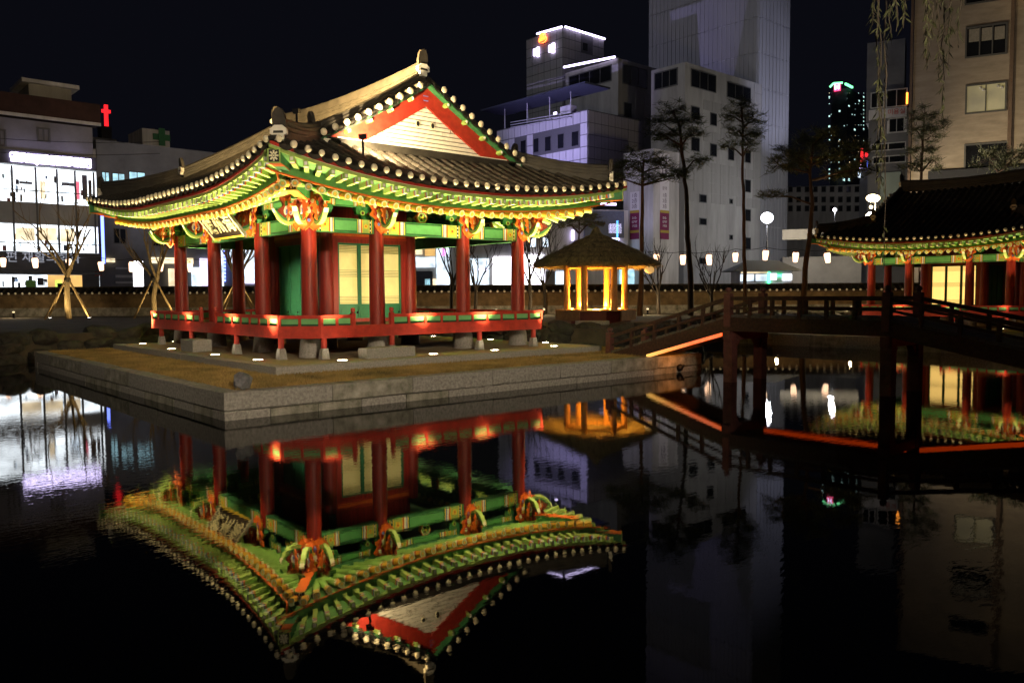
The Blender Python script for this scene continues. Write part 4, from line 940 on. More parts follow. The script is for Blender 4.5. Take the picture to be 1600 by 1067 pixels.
ewy = emat('shop_light_amber', (1, .58, .16), .9, .3, .6)
ecy = emat('window_cyan', (.45, .85, 1), 1.0, .5, 1.2)
sgn = emat('sign_white', (.70, .60, 1), 6)
eblue = emat('neon_blue', (.14, .20, 1), 5)
evio = emat('panel_violet', (.74, .68, 1), 2.2, .3, .5)
ered = emat('neon_red', (1, .012, .02), 1.5)
joint = mat('panel_joint', (.10, .10, .10), .9, .1)
class Bld:
    def __init__(s, name, label, px, D, tL=YA, tR=XA, cat='building', z=1.0, group='town buildings', pt=None):
        s.c = pt or gp(px, D, z); s.t = {'L': tL, 'R': tR}; s.n = {}
        for k, o in (('L', tR), ('R', tL)):
            t = s.t[k]; nn = Vector((-t.y, t.x, 0)); s.n[k] = nn if nn.dot(o) < 0 else -nn
        s.root = thing(name, label, cat, s.c, 0, group)
    def hit(s, f, px, py):
        d = ray(px, py); t = s.t[f]; e = s.c-CAM; den = d.x*t.y-d.y*t.x; k = (e.x*t.y-e.y*t.x)/den; q = CAM+d*k
        return (q-s.c).dot(t), q.z-s.c.z
    def rect(s, f, x0, y0, x1, y1):
        xm = (x0+x1)/2; ym = (y0+y1)/2; a, b_ = sorted((s.hit(f, x0, ym)[0], s.hit(f, x1, ym)[0])); return a, b_, s.hit(f, xm, y1)[1], s.hit(f, xm, y0)[1]
    def P(s, f, u, d, z): return s.t[f]*u+s.n[f]*d+ZU*z
    def slab(s, f, u0, u1, d0, d1, z0, z1, m, name, parent=None, b=None):
        b = MB(); b.obox(s.P(f, (u0+u1)/2, (d0+d1)/2, (z0+z1)/2), s.t[f]*((u1-u0)/2), s.n[f]*((d1-d0)/2), ZU*((z1-z0)/2)); return b.build(name, m, parent or s.root)
    def body(s, pl, pr, pt, m, zb=0, name='wall'):
        s.wl = s.hit('L', pl, 460)[0] if isinstance(pl, int) else pl; s.wr = s.hit('R', pr, 460)[0] if isinstance(pr, int) else pr
        d = ray(s.px0, pt) if hasattr(s, 'px0') else None
        s.h = pt if isinstance(pt, float) else s.zc(pt)
        b = MB(); a, c = s.t['L']*s.wl, s.t['R']*s.wr; q = [Vector((0, 0, 0)), c, a+c, a]
        b.add([v+ZU*zb for v in q]+[v+ZU*s.h for v in q], [(0, 1, 2, 3), (4, 7, 6, 5)]+[(i, (i+1) % 4, (i+1) % 4+4, i+4) for i in range(4)]); return b.build(name, m, s.root)
    def zc(s, py): D = (s.c-CAM).dot(F0); x = (s.c-CAM).dot(RT); return at_d(800+FPX*x/D, py, D).z-s.c.z
    def win(s, f, r, m=None, fm=None, fr=.12, mull=0, dep=.10, rows=0, px=True):
        u0, u1, z0, z1 = s.rect(f, *r) if px else r; b = MB(); fm = fm or frm
        def bx(a, b2, c, d2, w0=0.02, w1=dep): b.obox(s.P(f, (a+b2)/2, (w0+w1)/2, (c+d2)/2), s.t[f]*((b2-a)/2), s.n[f]*((w1-w0)/2), ZU*((d2-c)/2))
        bx(u0-fr, u0, z0-fr, z1+fr); bx(u1, u1+fr, z0-fr, z1+fr); bx(u0, u1, z1, z1+fr); bx(u0, u1, z0-fr, z0)
        for k in range(1, mull+1): u = u0+(u1-u0)*k/(mull+1); bx(u-fr*.35, u+fr*.35, z0, z1)
        for k in range(1, rows+1): z = z0+(z1-z0)*k/(rows+1); bx(u0, u1, z-fr*.3, z+fr*.3)
        w_ = b.build('window', fm, s.root); s.slab(f, u0, u1, .012, .04, z0, z1, m or glassd, 'pane', w_); return w_
    def bar(s, f, r, m, name, d0=.02, d1=.25): u0, u1, z0, z1 = s.rect(f, *r); return s.slab(f, u0, u1, d0, d1, z0, z1, m, name)
    def line(s, f, x0, y0, x1, y1, m, name, r_=.12, off=.2):
        a, za = s.hit(f, x0, y0); c, zc_ = s.hit(f, x1, y1); b = MB(); b.tube([s.P(f, a, off, za), s.P(f, c, off, zc_)], r_, 6); return b.build(name, m, s.root)
    def panels(s, f, u0, u1, z0, z1, nu, nz, m, gap=.1, th=.05, skip=(), stag=False):
        me = MB().box(-.5, .5, -.5, .5, -.5, .5).mesh('panel', m); du, dz = (u1-u0)/nu, (z1-z0)/nz; q = Matrix((s.t[f], s.n[f], s.t[f].cross(s.n[f]))).transposed().to_quaternion()
        for j in range(nz):
            for i in range(nu):
                ua, ub = u0+i*du, u0+(i+1)*du; za, zb = z0+j*dz, z0+(j+1)*dz
                if any(ua < k[1] and ub > k[0] and za < k[3] and zb > k[2] for k in skip): continue
                link('panel', me, s.root, s.P(f, (ua+ub)/2, th/2+.003+random.uniform(0, .012), (za+zb)/2), quat=q, scale=(du-gap, th, dz-gap))
    def txt(s, f, body, px, py, hpx, m, ext=.04, off=.1, name='lettering', bold=.0):
        u, z = s.hit(f, px, py); _, z1 = s.hit(f, px, py-hpx); d = s.t[f] if f == 'R' else -s.t[f]
        return text(name, body, m, s.root, s.P(f, u, off, z), d, (z1-z)*1.05, ext, ZU, bold)

# --- left: clinic with glass fronts
B = Bld('clinic_building', 'white-lit glass-fronted clinic building with dark tiled roof storey', 0, 0, pt=gp(75, 74, 1.0)-XA*16)
B.wl = 10; w0 = B.body(10., 157, 186, mat('clinic_render', (.30, .30, .32), .85, .15, .4))
def RR(r, m, nm='panel', d0=.02, d1=.2): return B.bar('R', r, m, nm, d0, d1)
dband = mat('clinic_dark_band', (.06, .06, .065), .4, .2, .5); greyb = mat('clinic_grey_band', (.30, .30, .29), .6, .15, .5)
u1 = B.hit('R', 154, 400)[0]
zL = lambda px, py: B.hit('R', px, py)[1]
def band(pyl, pyr, m, nm, d0=.02, d1=.3): # strip whose picture height is given at column 75
    return B.slab('R', 0, u1, d0, d1, zL(75, pyr), zL(75, pyl), m, nm)
band(241, 262, dband, 'sign_band', .02, .5)
band(263, 318, ew, 'glazing', .02, .06); band(319, 351, greyb, 'spandrel', .02, .25); band(352, 394, ew, 'glazing', .02, .06); band(395, 424, dband, 'sign_band', .02, .6); band(430, 452, ew, 'shop_glazing', .02, .06)
band(425, 429, frm, 'canopy', .02, .9)
for i, px in enumerate((-40, 20, 57, 90, 118, 147)):
    u = B.hit('R', px, 330)[0]; B.slab('R', u-.07, u+.07, .06, .3, zL(75, 394), zL(75, 264), frm, 'mullion')
for py in (381, 300): B.slab('R', 0, u1, .06, .12, zL(75, py)-.04, zL(75, py)+.04, frm, 'transom')
for (r, m, nm) in (((62, 284, 70, 311), ewarm, 'ceiling_panel'), ((96, 286, 118, 291), mat('blind_grey', (.2, .22, .26), .7), 'blind'), ((118, 284, 124, 312), emat('pink_curtain', (1, .16, .26), 1.2), 'curtain'), ((98, 293, 112, 315), ew2, 'inner_wall'),
                   ((128, 274, 136, 312), mat('shelf', (.10, .09, .10), .7), 'shelf'), ((138, 282, 143, 316), mat('shelf', (.1, .09, .1), .7), 'shelf'), ((24, 356, 54, 376), ewarm, 'blind'), ((60, 356, 88, 376), ewarm, 'blind'), ((94, 358, 116, 378), ewarm, 'blind'),
                   ((30, 284, 50, 288), mat('blind_grey', (.2, .22, .26), .7), 'blind'), ((20, 300, 24, 318), mat('person_dark', (.03, .03, .04), .8), 'cabinet'), ((74, 430, 128, 452), ewy, 'lit_wall'), ((128, 428, 155, 456), dband, 'shop_wall'),
                   ((40, 438, 56, 450), mat('shop_green', (.2, .45, .08), .6), 'display'), ((86, 438, 96, 449), emat('green_logo', (.4, 1, .1), 1.2), 'display'), ((44, 431, 50, 438), concd, 'display'), ((18, 432, 22, 452), frm, 'mullion'), ((58, 434, 68, 446), mat('shelf', (.1, .09, .1), .7), 'display')):
    RR(r, m, nm, .06, .11)
B.bar('R', (158, 338, 162, 412), eblue, 'neon_tube', .05, .25); B.bar('R', (147, 424, 158, 431), mat('red_plate', (.4, .04, .03), .6), 'small_sign', .2, .3)
rs = random.Random(19); shelfm = [mat('stock_%d' % i, c, .7) for i, c in enumerate(((.08, .08, .10), (.25, .22, .20), (.10, .13, .20), (.30, .10, .10), (.16, .18, .16), (.35, .33, .30)))]
for (ya_, yb_, k) in ((266, 316, 34), (356, 392, 30), (433, 451, 16)):
    for i in range(k):
        x_ = rs.uniform(2, 146 if ya_ < 430 else 72); w_ = rs.uniform(1.5, 6); h_ = rs.uniform(2.5, 11); yb2 = min(yb_, rs.uniform(ya_+h_, yb_+8)); RR((x_, yb2-h_, x_+w_, yb2), ew2 if rs.random() < .35 else rs.choice(shelfm), 'fitting', .062, .09)
for (x0, x1, y0) in ((18, 53, 249), (55, 88, 252.5), (93, 134, 256)):
    B.txt('R', '한방병원' if x0 < 50 else '재활의학' if x0 < 90 else '신경외과의', (x0+x1)/2, y0, 9, sgn, .15, .7, bold=.16)
B.txt('R', '편 재활의학과', 66, 404, 17, emat('sign_steel_glow', (.62, .66, .8), .42), .06, .7)  # metal letters with a faint glow put in so they read as lit
rf = B.slab('R', 0, u1+.4, -1.2, .6, zL(75, 188), zL(75, 155), mat('red_roof_tiles', (.05, .022, .02), .8, .25, 1), 'tiled_roof'); B.slab('R', 0, u1+.4, .62, .72, zL(75, 190), zL(75, 185), concw, 'fascia')
B.slab('R', 0, u1-.2, .02, .12, zL(75, 240), zL(75, 192), mat('clinic_render2', (.22, .22, .25), .85, .15, .4), 'upper_wall')
for r, m in (((-8, 205, 6, 226), ecy), ((60, 203, 75, 220), None)): B.win('R', r, m, None, .15, 1, .25)
b = MB(); u, z = B.hit('R', 52, 165); u2, z2 = B.hit('R', 118, 135); pent = B.slab('R', u, u2, -6, -1.5, z-1, z2, conc, 'roof_house'); B.slab('R', u-.6, u2+.6, -6.4, -1.1, z2, z2+.35, concw, 'roof_house_cap')

# --- grey block with cross-topped church behind
B = Bld('grey_block', 'low dark grey block with two cyan-lit windows beside the clinic', 158, 86, XA*-1 if False else YA, XA)
B.body(6., 420, 218, concd)
for r, m in (((176, 272, 194, 286), ecy), ((202, 270, 226, 284), ecy), ((160, 270, 170, 300), ecy), ((178, 358, 196, 380), None), ((238, 362, 262, 384), None)): B.win('R', r, m, None, .1, 1)
for r, m, nm in (((236, 403, 300, 412), ewarm, 'sign_strip'), ((283, 405, 296, 412), ewy, 'sign_strip'), ((180, 418, 210, 421), frml, 'shutter_rail'), ((180, 430, 210, 434), frml, 'shutter_rail'), ((180, 440, 210, 443), frml, 'shutter_rail'),
                 ((312, 404, 325, 447), evio, 'pylon_sign'), ((358, 388, 364, 412), ew2, 'shop_window'), ((380, 388, 396, 440), ew2, 'shop_window'), ((340, 388, 347, 447), ew2, 'shop_window'), ((378, 439, 404, 443), evio, 'sign_strip'), ((263, 420, 280, 447), ewarm, 'shop_window'), ((299, 418, 311, 447), ew2, 'shop_window'), ((404, 396, 428, 446), ew2, 'shop_window'), ((166, 404, 178, 410), ewarm, 'sign_strip'), ((370, 390, 378, 398), ew, 'lamp_panel')): B.bar('R', r, m, nm, .03, .4)
for k in range(9): B.bar('R', (347, 392+k*5.5, 350, 396+k*5.5), eblue, 'neon_letter', .3, .5)
B = Bld('pylon_sign_post', 'slim tall white pylon sign with blue letters by the street', 217, 64, cat='sign')
b = MB(); q = at_d(219, 446, 64)-B.c; b.box(-.22, .22, -.15, .15, 0, 1.9); b.build('post_box', emat('pylon_blue', (.35, .35, 1), 3), B.root); b = MB(); b.box(-.32, .32, -.2, .2, 1.9, 3.9); b.build('sign_box', emat('pylon_white', (1, .95, 1), 4), B.root)
for k in range(5): B.slab('R', -.12, .12, .16, .2, .35+k*.3, .55+k*.3, sgn, 'lettering')
B = Bld('church_tower', 'dark church tower carrying a red neon cross', 152, 150); B.body(5., 190, 214, concd)
B2w, B2z = B.hit('R', 160, 214); B.slab('R', B2w, B.hit('R', 176, 214)[0], -3, -.5, B2z-2, B.hit('R', 168, 197)[1], mat('church_dark', (.03, .03, .035), .8), 'turret')
uc, zc1 = B.hit('R', 170.5, 196); _, zc2 = B.hit('R', 170.5, 162); _, zc3 = B.hit('R', 170.5, 172)
B.slab('R', uc-.30, uc+.30, -1.9, -1.4, zc1, zc2, ered, 'cross_post'); B.slab('R', uc-.75, uc+.75, -1.85, -1.45, zc3-.28, zc3+.28, ered, 'cross_arm')
B = Bld('pharmacy_block', 'white rooftop block with a big green cross', 230, 110); B.body(6., 272, 200, concw)
u, z = B.hit('R', 252, 215); gx = mat('green_cross', (.03, .16, .07), .6); B.slab('R', u-1.1, u+1.1, .02, .2, z-.4, z+.4, gx, 'cross_arm'); B.slab('R', u-.42, u+.42, .205, .3, z-1.15, z+1.15, gx, 'cross_post')

# --- centre: shops behind the pavilion
B = Bld('shop_row', 'row of brightly lit shops seen between the pavilion columns', 0, 0, pt=gp(640, 104, 1.0)); B.tag = 1
B.t = {'L': az(-20), 'R': az(84)}; B.n = {'R': -az(-6), 'L': -az(70)}
b = MB(); B.slab('R', 0, 18.5, -6, 0, 0, 7.5, conc, 'wall')
for r, m, nm in (((646, 382, 660, 398), ewarm, 'lit_sign'), ((664, 382, 680, 400), ewy, 'lit_sign'), ((682, 382, 702, 445), ew2, 'shop_window'), ((646, 402, 680, 418), ew2, 'shop_window'), ((650, 424, 676, 446), mat('shop_dark', (.05, .06, .10), .5), 'door'), ((664, 436, 672, 446), ecy, 'display'), ((676, 436, 682, 446), ewarm, 'display'),
                 ((690, 388, 696, 400), emat('pink_sign', (1, .2, .8), 2), 'lit_sign'), ((734, 404, 764, 446), ew2, 'shop_window'), ((748, 419, 762, 423), sgn, 'lit_sign'), ((770, 401, 802, 447), emat('big_white_panel', (.93, .90, 1), 4), 'shop_window'), ((802, 378, 812, 447), evio, 'lit_wall')): B.bar('R', r, m, nm, .03, .3)
B = Bld('lit_shop_building', 'violet-white lit shop building behind the thatched hut', 0, 0, pt=gp(815, 100, 1.0)); B.t = {'L': az(-20), 'R': az(80)}; B.n = {'R': -az(-10), 'L': -az(70)}
B.slab('R', 0, 13.5, -6, 0, 0, 11.5, concw, 'wall')
for r, m, nm in (((816, 398, 850, 446), emat('big_white_panel', (.93, .90, 1), 4), 'shop_window'), ((852, 424, 866, 446), concd, 'door'), ((868, 424, 880, 446), ew2, 'shop_window'), ((898, 386, 910, 394), sgn, 'lit_sign'), ((893, 360, 896, 376), sgn, 'lit_sign'), ((912, 330, 974, 372), mat('shop_bluegrey', (.10, .12, .22), .5), 'glazing'),
                 ((915, 375, 925, 382), ecy, 'display'), ((962, 345, 965, 400), emat('blue_edge', (.1, .45, 1), 4), 'neon_tube'), ((968, 392, 990, 445), ecy, 'shop_window'), ((954, 372, 966, 380), sgn, 'lit_sign'), ((938, 318, 962, 321), sgn, 'lit_sign'), ((950, 350, 970, 365), evio, 'lit_sign')): B.bar('R', r, m, nm, .03, .3)
for x in (828, 848): B.win('R', (x, 372, x+9, 386), ew2, frml, .15)

# --- bath-house complex
B = Bld('bathhouse_annex', 'violet-lit stone annex with five narrow windows and a roof terrace', 918, 117); B.body(778, 1000, 171, joint)
uw = [B.rect('L', *r) for r in ((894, 206, 904, 228), (872, 210, 881, 232), (852, 214, 861, 236), (834, 217, 842, 238), (814, 220, 822, 240))]
B.panels('L', 0, B.wl, 0.2, B.h-.1, 14, 16, concw, .12, .06, [(a-.1, b2+.1, c, d2) for a, b2, c, d2 in uw]); B.panels('R', 0, B.wr, .2, B.h-.1, 8, 16, conc, .11, .05)
for w_ in uw: B.win('L', w_, None, frm, .08, 0, .09, 0, False)
um, zm = B.hit('L', 890, 180)
for k, (py0, py1) in enumerate(((200, 184), (196, 180), (192, 176))): B.line('L', 800, py0, 895, py1, frml, 'terrace_rail', .06, .3)
for px in (790, 825, 860, 893): u, z = B.hit('L', px, 190); B.slab('L', u-.06, u+.06, .1, .2, B.h, B.h+3.0, frml, 'canopy_post')
b = MB(); b.obox(B.P('L', B.wl/2, -.5, B.h+3.1), YA*(B.wl/2+1.5), XA*2.6, ZU*.12); b.build('canopy', mat('canopy_blue', (.045, .05, .075), .6), B.root)
u, z = B.hit('L', 880, 176); B.slab('L', u-1.2, u+.8, -1.5, -.2, B.h, B.h+1.3, concw, 'water_tank'); B.slab('L', u+1.2, u+1.7, .1, .3, B.h+.2, B.h+.6, sgn, 'small_lamp')
B = Bld('bathhouse_tower', 'grey stone bath-house tower with red steam emblem and neon roof edge', 880, 140); B.body(824, 943, 43, joint)
B.panels('L', 0, B.wl, 20, B.h-.1, 6, 16, conc, .12, .05); B.panels('R', 0, B.wr, 20, B.h-.1, 7, 16, conc, .12, .05, [B.rect('R', 908, 68, 918, 82)])
B.win('R', (910, 68, 918, 80), None, None, .1); B.line('L', 841, 54, 880, 43, sgn, 'neon_edge', .17, .3); B.line('R', 881, 43, 943, 62, sgn, 'neon_edge', .17, .3)
B.txt('L', '♨', 850, 60, 15, emat('steam_red', (1, .12, .015), 7), .15, .3, 'emblem', .07); B.txt('L', '리', 840, 84, 13, sgn, .12, .3, 'lettering', .14); B.txt('L', '베', 864, 78, 13, sgn, .12, .3, 'lettering', .14)
B = Bld('bathhouse_main', 'tall grey bath-house main block with wide dark top windows', 965, 128); B.body(884, 1030, 91, conc)
B.line('L', 883, 106, 963, 90, sgn, 'neon_edge', .17, .3); B.win('L', (890, 112, 955, 134), None, frm, .15, 3); B.win('R', (973, 106, 1010, 134), None, frm, .15, 2)
for r in ((975, 162, 986, 182), (975, 211, 986, 230)): B.win('R', r, None, None, .1)
B.panels('R', 0, B.wr, 8, B.h-.1, 5, 14, conc, .1, .05, [B.rect('R', 970, 104, 1012, 136), B.rect('R', 973, 160, 988, 184), B.rect('R', 973, 209, 988, 232)])
B = Bld('bathhouse_wing', 'grey bath-house wing with a long blank wall behind the tall pines', 1068, 114); B.body(1016, 1186, 97, conc)
B.win('L', (1024, 112, 1058, 136), None, frm, .15, 2); hol = []
for r, mu in (((1080, 114, 1118, 140), 2), ((1136, 134, 1172, 156), 2), ((1080, 168, 1092, 186), 0), ((1110, 178, 1119, 196), 0), ((1080, 216, 1092, 236), 0), ((1110, 226, 1119, 244), 0), ((1138, 232, 1146, 250), 0), ((1164, 236, 1172, 254), 0), ((1164, 282, 1172, 300), 0), ((1164, 328, 1172, 345), 0), ((1164, 372, 1172, 389), 0),
              ((1093, 305, 1103, 316), 0), ((1093, 342, 1103, 351), 0), ((1140, 312, 1144, 318), 0), ((1140, 368, 1144, 374), 0), ((1093, 404, 1104, 412), 0)):
    q = B.rect('R', *r); hol.append((q[0]-.1, q[1]+.1, q[2]-.1, q[3]+.1)); B.win('R', q, None, frm, .1, mu, .1, 0, False)
B.panels('R', 0, B.wr, 14, B.h-.1, 9, 13, conc, .07, .05, hol)
B = Bld('lavender_annex', 'pale lavender-lit low annex with hanging vertical banners', 1020, 100); B.body(974, 1060, 232, concw)
ban = mat('banner_white', (.72, .70, .76), .8, 0); bant = mat('banner_print', (.10, .06, .14), .8, 0); banm = mat('banner_magenta', (.20, .02, .09), .8, .05, 2); bany = mat('banner_gold', (.45, .33, .06), .8, 0)
for f, px, y0, nm in (('L', 992, 300, 'a'), ('R', 1038, 240, 'b')):
    w_ = 7; u0, u1_, z0, z1 = B.rect(f, px-w_, y0, px+w_, 374)
    B.slab(f, u0, u1_, .03, .06, B.hit(f, px, 330)[1], z1, ban, 'banner'); B.slab(f, u0, u1_, .03, .062, z0, B.hit(f, px, 330)[1]-.02, banm, 'banner')
    for py in (331, 362): a, c, z2, z3 = B.rect(f, px-w_, py-2, px+w_, py+2); B.slab(f, a, c, .064, .07, z2, z3, bany, 'banner_stripe')
    for k, tx in enumerate(('1층', '2층', '3층')): B.txt(f, tx, px, 306+k*8.5, 7.5, bant, .004, .068)
    for k, tx in enumerate(('010-', '0797', '1925')): B.txt(f, tx, px, 341+k*6.2, 5.2, ban, .004, .068)
    if nm == 'b': B.txt(f, '임\n대', px, 262, 15, bant, .004, .068); B.txt(f, '문의', px, 295, 6, bant, .004, .068)
B = Bld('cladding_tower', 'very tall windowless tower clad in pale horizontal panels', 1180, 128); B.body(1012, 1228, 75., cladd)
zz = [0]; 
for f, wdt, nu in (('L', B.wl, 1), ('R', B.wr, 1)): B.panels(f, 0.05, wdt-.05, 1, 75, nu, 14, cladd, .22, .12)
for f, wdt, k in (('L', B.wl, 26), ('R', B.wr, 9)):
    b = MB()
    for i in range(1, k): u = wdt*i/k; b.obox(B.P(f, u, .17, 38), B.t[f]*.06, B.n[f]*.03, ZU*36.8)
    tag(b.build('cladding_ribs', cladd, B.root), kind='stuff')

# --- right side
B = Bld('brick_block', 'tan brick block with three wide windows at the right edge', 0, 0, pt=gp(1560, 71, 1.0)+az(118)*14, tL=az(-62), tR=az(40)); B.body(1419, 8., 30., mat('tan_brick', (.35, .295, .235), .9, .15, .6, .3, 12, stretch=(1, 1, 4)))
B.win('L', (1511, 42, 1571, 86), None, frm, .14, 2, .14); B.win('L', (1511, 133, 1570, 174), emat('dim_room', (.62, .50, .18), .22, .5, .4), frm, .14, 1, .14); B.win('L', (1509, 226, 1572, 264), None, frm, .14, 0, .14)
B.win('L', (1510, -14, 1570, 2), None, frm, .14, 1, .14)
for r in ((1514, 46, 1530, 66), (1534, 44, 1550, 64), (1554, 42, 1570, 62)): B.bar('L', r, mat('roller_blind', (.30, .28, .24), .8), 'roller_blind', .045, .06)
for x, y in ((1532, 138), (1537, 141), (1560, 135), (1566, 137)): u, z = B.hit('L', x, y); b = MB(); b.ball(B.P('L', u, .12, z), .13); b.build('ceiling_lamp', frml, B.root, True)
for px, w_ in ((1580, 3), (1424, 2)): u0, u1_, _, _ = B.rect('L', px-w_, 100, px+w_, 110); B.slab('L', u0, u1_, .05, .25, 0, 30, mat('down_pipe', (.16, .11, .08), .7), 'down_pipe')
u0, u1_, z0, z1 = B.rect('L', 1450, 268, 1600, 300); B.slab('L', u0, u1_, .05, .6, z0-1, z1+.2, mat('awning_dark', (.02, .022, .03), .7), 'sign_board')
for tx, px, py in (('센트럴', 1465, 289), ('뷰티', 1487, 286.5), ('아', 1503, 285), ('용', 1547, 281)): B.txt('L', tx, px, py, 8, mat('sign_grey', (.42, .44, .48), .6, 0), .03, .65)
u, z = B.hit('L', 1545, 241); B.txt('L', '~', 1545, 240, 16, mat('sign_grey', (.42, .44, .48), .6, 0), .02, .15)
B = Bld('side_shop_building', 'grey shop building with a white sign band beside the brick block', 1417, 96, az(-62), az(40)); B.body(1352, 6., 168, concd)
u0, u1_, z0, z1 = B.rect('L', 1358, 171, 1417, 186); B.slab('L', u0, u1_, .05, .5, z0, z1, concw, 'sign_band'); B.txt('L', '미용실', 1401, 176.5, 9, mat('sign_red', (.45, .06, .06), .6, 0), .03, .55)
for r, m in (((1386, 141, 1416, 166), None), ((1362, 146, 1380, 168), None), ((1390, 186, 1412, 206), glassd), ((1362, 225, 1414, 234), None), ((1365, 245, 1414, 254), None)): B.win('L', r, m, frml, .12, 1)
u0, u1_, z0, z1 = B.rect('L', 1386, 188, 1417, 208); B.slab('L', u0, u1_, .02, .03, z0, z1, concw, 'wall_patch')
B.bar('L', (1377, 272, 1408, 330), mat('mint_wall', (.35, .42, .38), .8, .1, .4), 'lower_wall', .02, 1.5); B.bar('L', (1416, 146, 1419, 163), emat('orange_neon', (1, .3, .03), 4), 'neon_tube', .1, .4)
u0, u1_, z0, z1 = B.rect('L', 1352, 57, 1412, 168); B.slab('L', u0, u1_, -6, -2, B.h-1, z1, concd, 'roof_house')
B = Bld('apartment_tower', 'distant dark apartment tower with scattered lit windows and a pink emblem', 1318, 420, az(-50), az(42), z=1.); B.body(1294, 1352, 138, mat('far_apartment', (.09, .095, .12), .9, .1, .05))
wlit = emat('far_window', (.62, 1, .95), 1.3); k = 0
rw = random.Random(11)
for px, ys in ((1296, (152, 182, 198, 207, 219, 242, 250, 265, 272)), (1312, (174, 219, 264)), (1318.5, (197,)), (1326, (166, 280)), (1335, (180, 203, 250)), (1342, (158,)), (1349, (152, 158, 166, 172, 178, 184, 190, 196, 202))):
    f = 'L' if px < 1318 else 'R'
    for y in ys: s_ = rw.uniform(1.2, 2.3); B.win(f, (px-s_*.7, y-s_*.7, px+s_*.7, y+s_*.7), wlit, frm, .15, 0, .3)
for i in range(46):
    px = rw.choice((1296, 1299, 1311, 1323, 1327, 1331, 1336, 1341, 1345, 1349)); y = 146+rw.randint(0, 16)*8.3; f = 'L' if px < 1317 else 'R'; s_ = rw.uniform(.7, 1.3); B.win(f, (px-s_*.7, y-s_*.7, px+s_*.7, y+s_*.7), wlit if rw.random() < .75 else ewarm, frm, .12, 0, .3)
for r in ((1316, 279, 1320, 283), (1324, 279, 1328, 283)): B.win('R', r, wlit, frm, .15, 0, .3)
B.bar('R', (1304 if False else 1319, 133, 1330, 136), emat('far_green_edge', (.2, 1, .4), 2.5), 'neon_edge', .2, 1); B.line('L', 1297, 137, 1303, 131, emat('far_green_edge', (.2, 1, .4), 2.5), 'neon_edge', .5, .5); B.line('L', 1303, 131, 1317, 130, emat('far_green_edge', (.2, 1, .4), 2.5), 'neon_edge', .5, .5)
u0, u1_, z0, z1 = B.rect('L', 1304, 132, 1314, 143); B.slab('L', u0, u1_, .3, .8, z0, z1, emat('pink_emblem', (1, .04, .16), 2.2), 'emblem_plate'); B.txt('L', 'H', 1309, 137.5, 10, sgn, .3, 1.2)
B = Bld('low_office', 'long pale low office with rows of small dark windows', 1352, 165, az(-72), az(18)); B.body(1216, 10., 288, conc)
for py in (296, 312, 326):
    for px in range(1232, 1350, 13): B.win('L', (px, py-4, px+6, py+4), None, frm, .1)
B = Bld('dark_shed', 'low dark shed roof behind the pine at the far end of the street', 1345, 78, az(-75), az(15)); B.body(1222, 4., 400, concd); B.bar('L', (1222, 358, 1345, 374), conc, 'parapet', .02, .4)
B = Bld('red_sign_tower', 'narrow dark tower with red and violet neon beside the distant apartments', 1360, 150, az(-60), az(30)); B.body(1340, 4., 240, concd)
for r, m in (((1345, 231, 1349, 258), ered), ((1352, 238, 1358, 246), ered), ((1354, 252, 1366, 262), eblue), ((1343, 258, 1348, 264), sgn), ((1341, 268, 1345, 278), ew2)): B.bar('L', r, m, 'neon_sign', .1, .4)
# kiosk
kq = gp(1197, 62, 1.45); K_ = thing('street_kiosk', 'small roofed kiosk with white windows and green neon', 'kiosk', kq)
def kb(x0, x1, y0, y1, z0, z1, m, nm): b = MB(); b.obox(RT*((x0+x1)/2)+F0*((y0+y1)/2)+ZU*((z0+z1)/2), RT*((x1-x0)/2), F0*((y1-y0)/2), ZU*((z1-z0)/2)); return b.build(nm, m, K_)
kb(-2.0, 1.9, 0, 2.5, 0, 2.4, concw, 'wall'); kb(-1.95, -.95, -.05, -.01, 1.65, 2.15, ew2, 'window'); kb(-.8, .05, -.05, -.01, 1.65, 2.15, ew2, 'window'); kb(-1.9, 1.3, -.05, -.01, 1.15, 1.45, ew, 'window')
kb(.1, .25, -.14, -.02, 1.1, 2.3, emat('neon_green', (.06, 1, .35), 7), 'neon_post'); kb(.3, .75, -.1, -.02, 1.75, 2.2, ew, 'lit_sign'); kb(.75, 1.2, -.12, -.02, 2.0, 2.12, emat('neon_green', (.06, 1, .35), 7), 'neon_bar'); kb(1.2, 1.9, -.1, -.02, 1.7, 2.15, ew, 'lit_sign'); kb(-1.9, .1, -.09, -.02, 2.25, 2.32, ewarm, 'eave_light')
b = MB(); q = [RT*x+F0*y+ZU*z for x, y, z in ((-2.7, -.8, 2.4), (2.5, -.8, 2.4), (2.5, 3.2, 2.4), (-2.7, 3.2, 2.4), (-1.1, 1.2, 3.25), (1.2, 1.2, 3.25))]; b.add(q, [(0, 1, 5, 4), (1, 2, 5), (2, 3, 4, 5), (3, 0, 4), (3, 2, 1, 0)]); b.build('roof', mat('kiosk_roof', (.015, .015, .014), .8), K_)

# --- street lamps and unseen floodlights added to light the town fronts
street_lamp('bright white street lamp before the cladding tower', gp(1197, 70, 1.0), 7.55, 2500, (.86, .90, 1), None, .50, kind='POINT', glow=26)
t = thing('twin_street_lamp', 'twin-headed warm street lamp above the second pavilion roof', 'street lamp', gp(1365, 66, 1.0), 0, 'street lamps'); b = MB(); b.lathe([(.08, 0), (.05, 8.9)], n=8); b.build('post', dark_metal, t, True)
for zz_ in (8.7, 7.3): b = MB(); b.ball(-RT*.2+ZU*zz_, .75, .45, .3, 12, 8); b.build('lamp_head', emat('warm_head', (1, .80, .42), 18), t, True)
b = MB(); b.ball(-RT*.35+ZU*8.0, .16, .12, .12); b.build('lamp_head', emat('warm_head', (1, .80, .42), 18), t, True)
lamp('POINT', 'street_lamp_light', t, -RT*.6-F0*.6+ZU*8, 8000, (1, .80, .48), radius=.3)
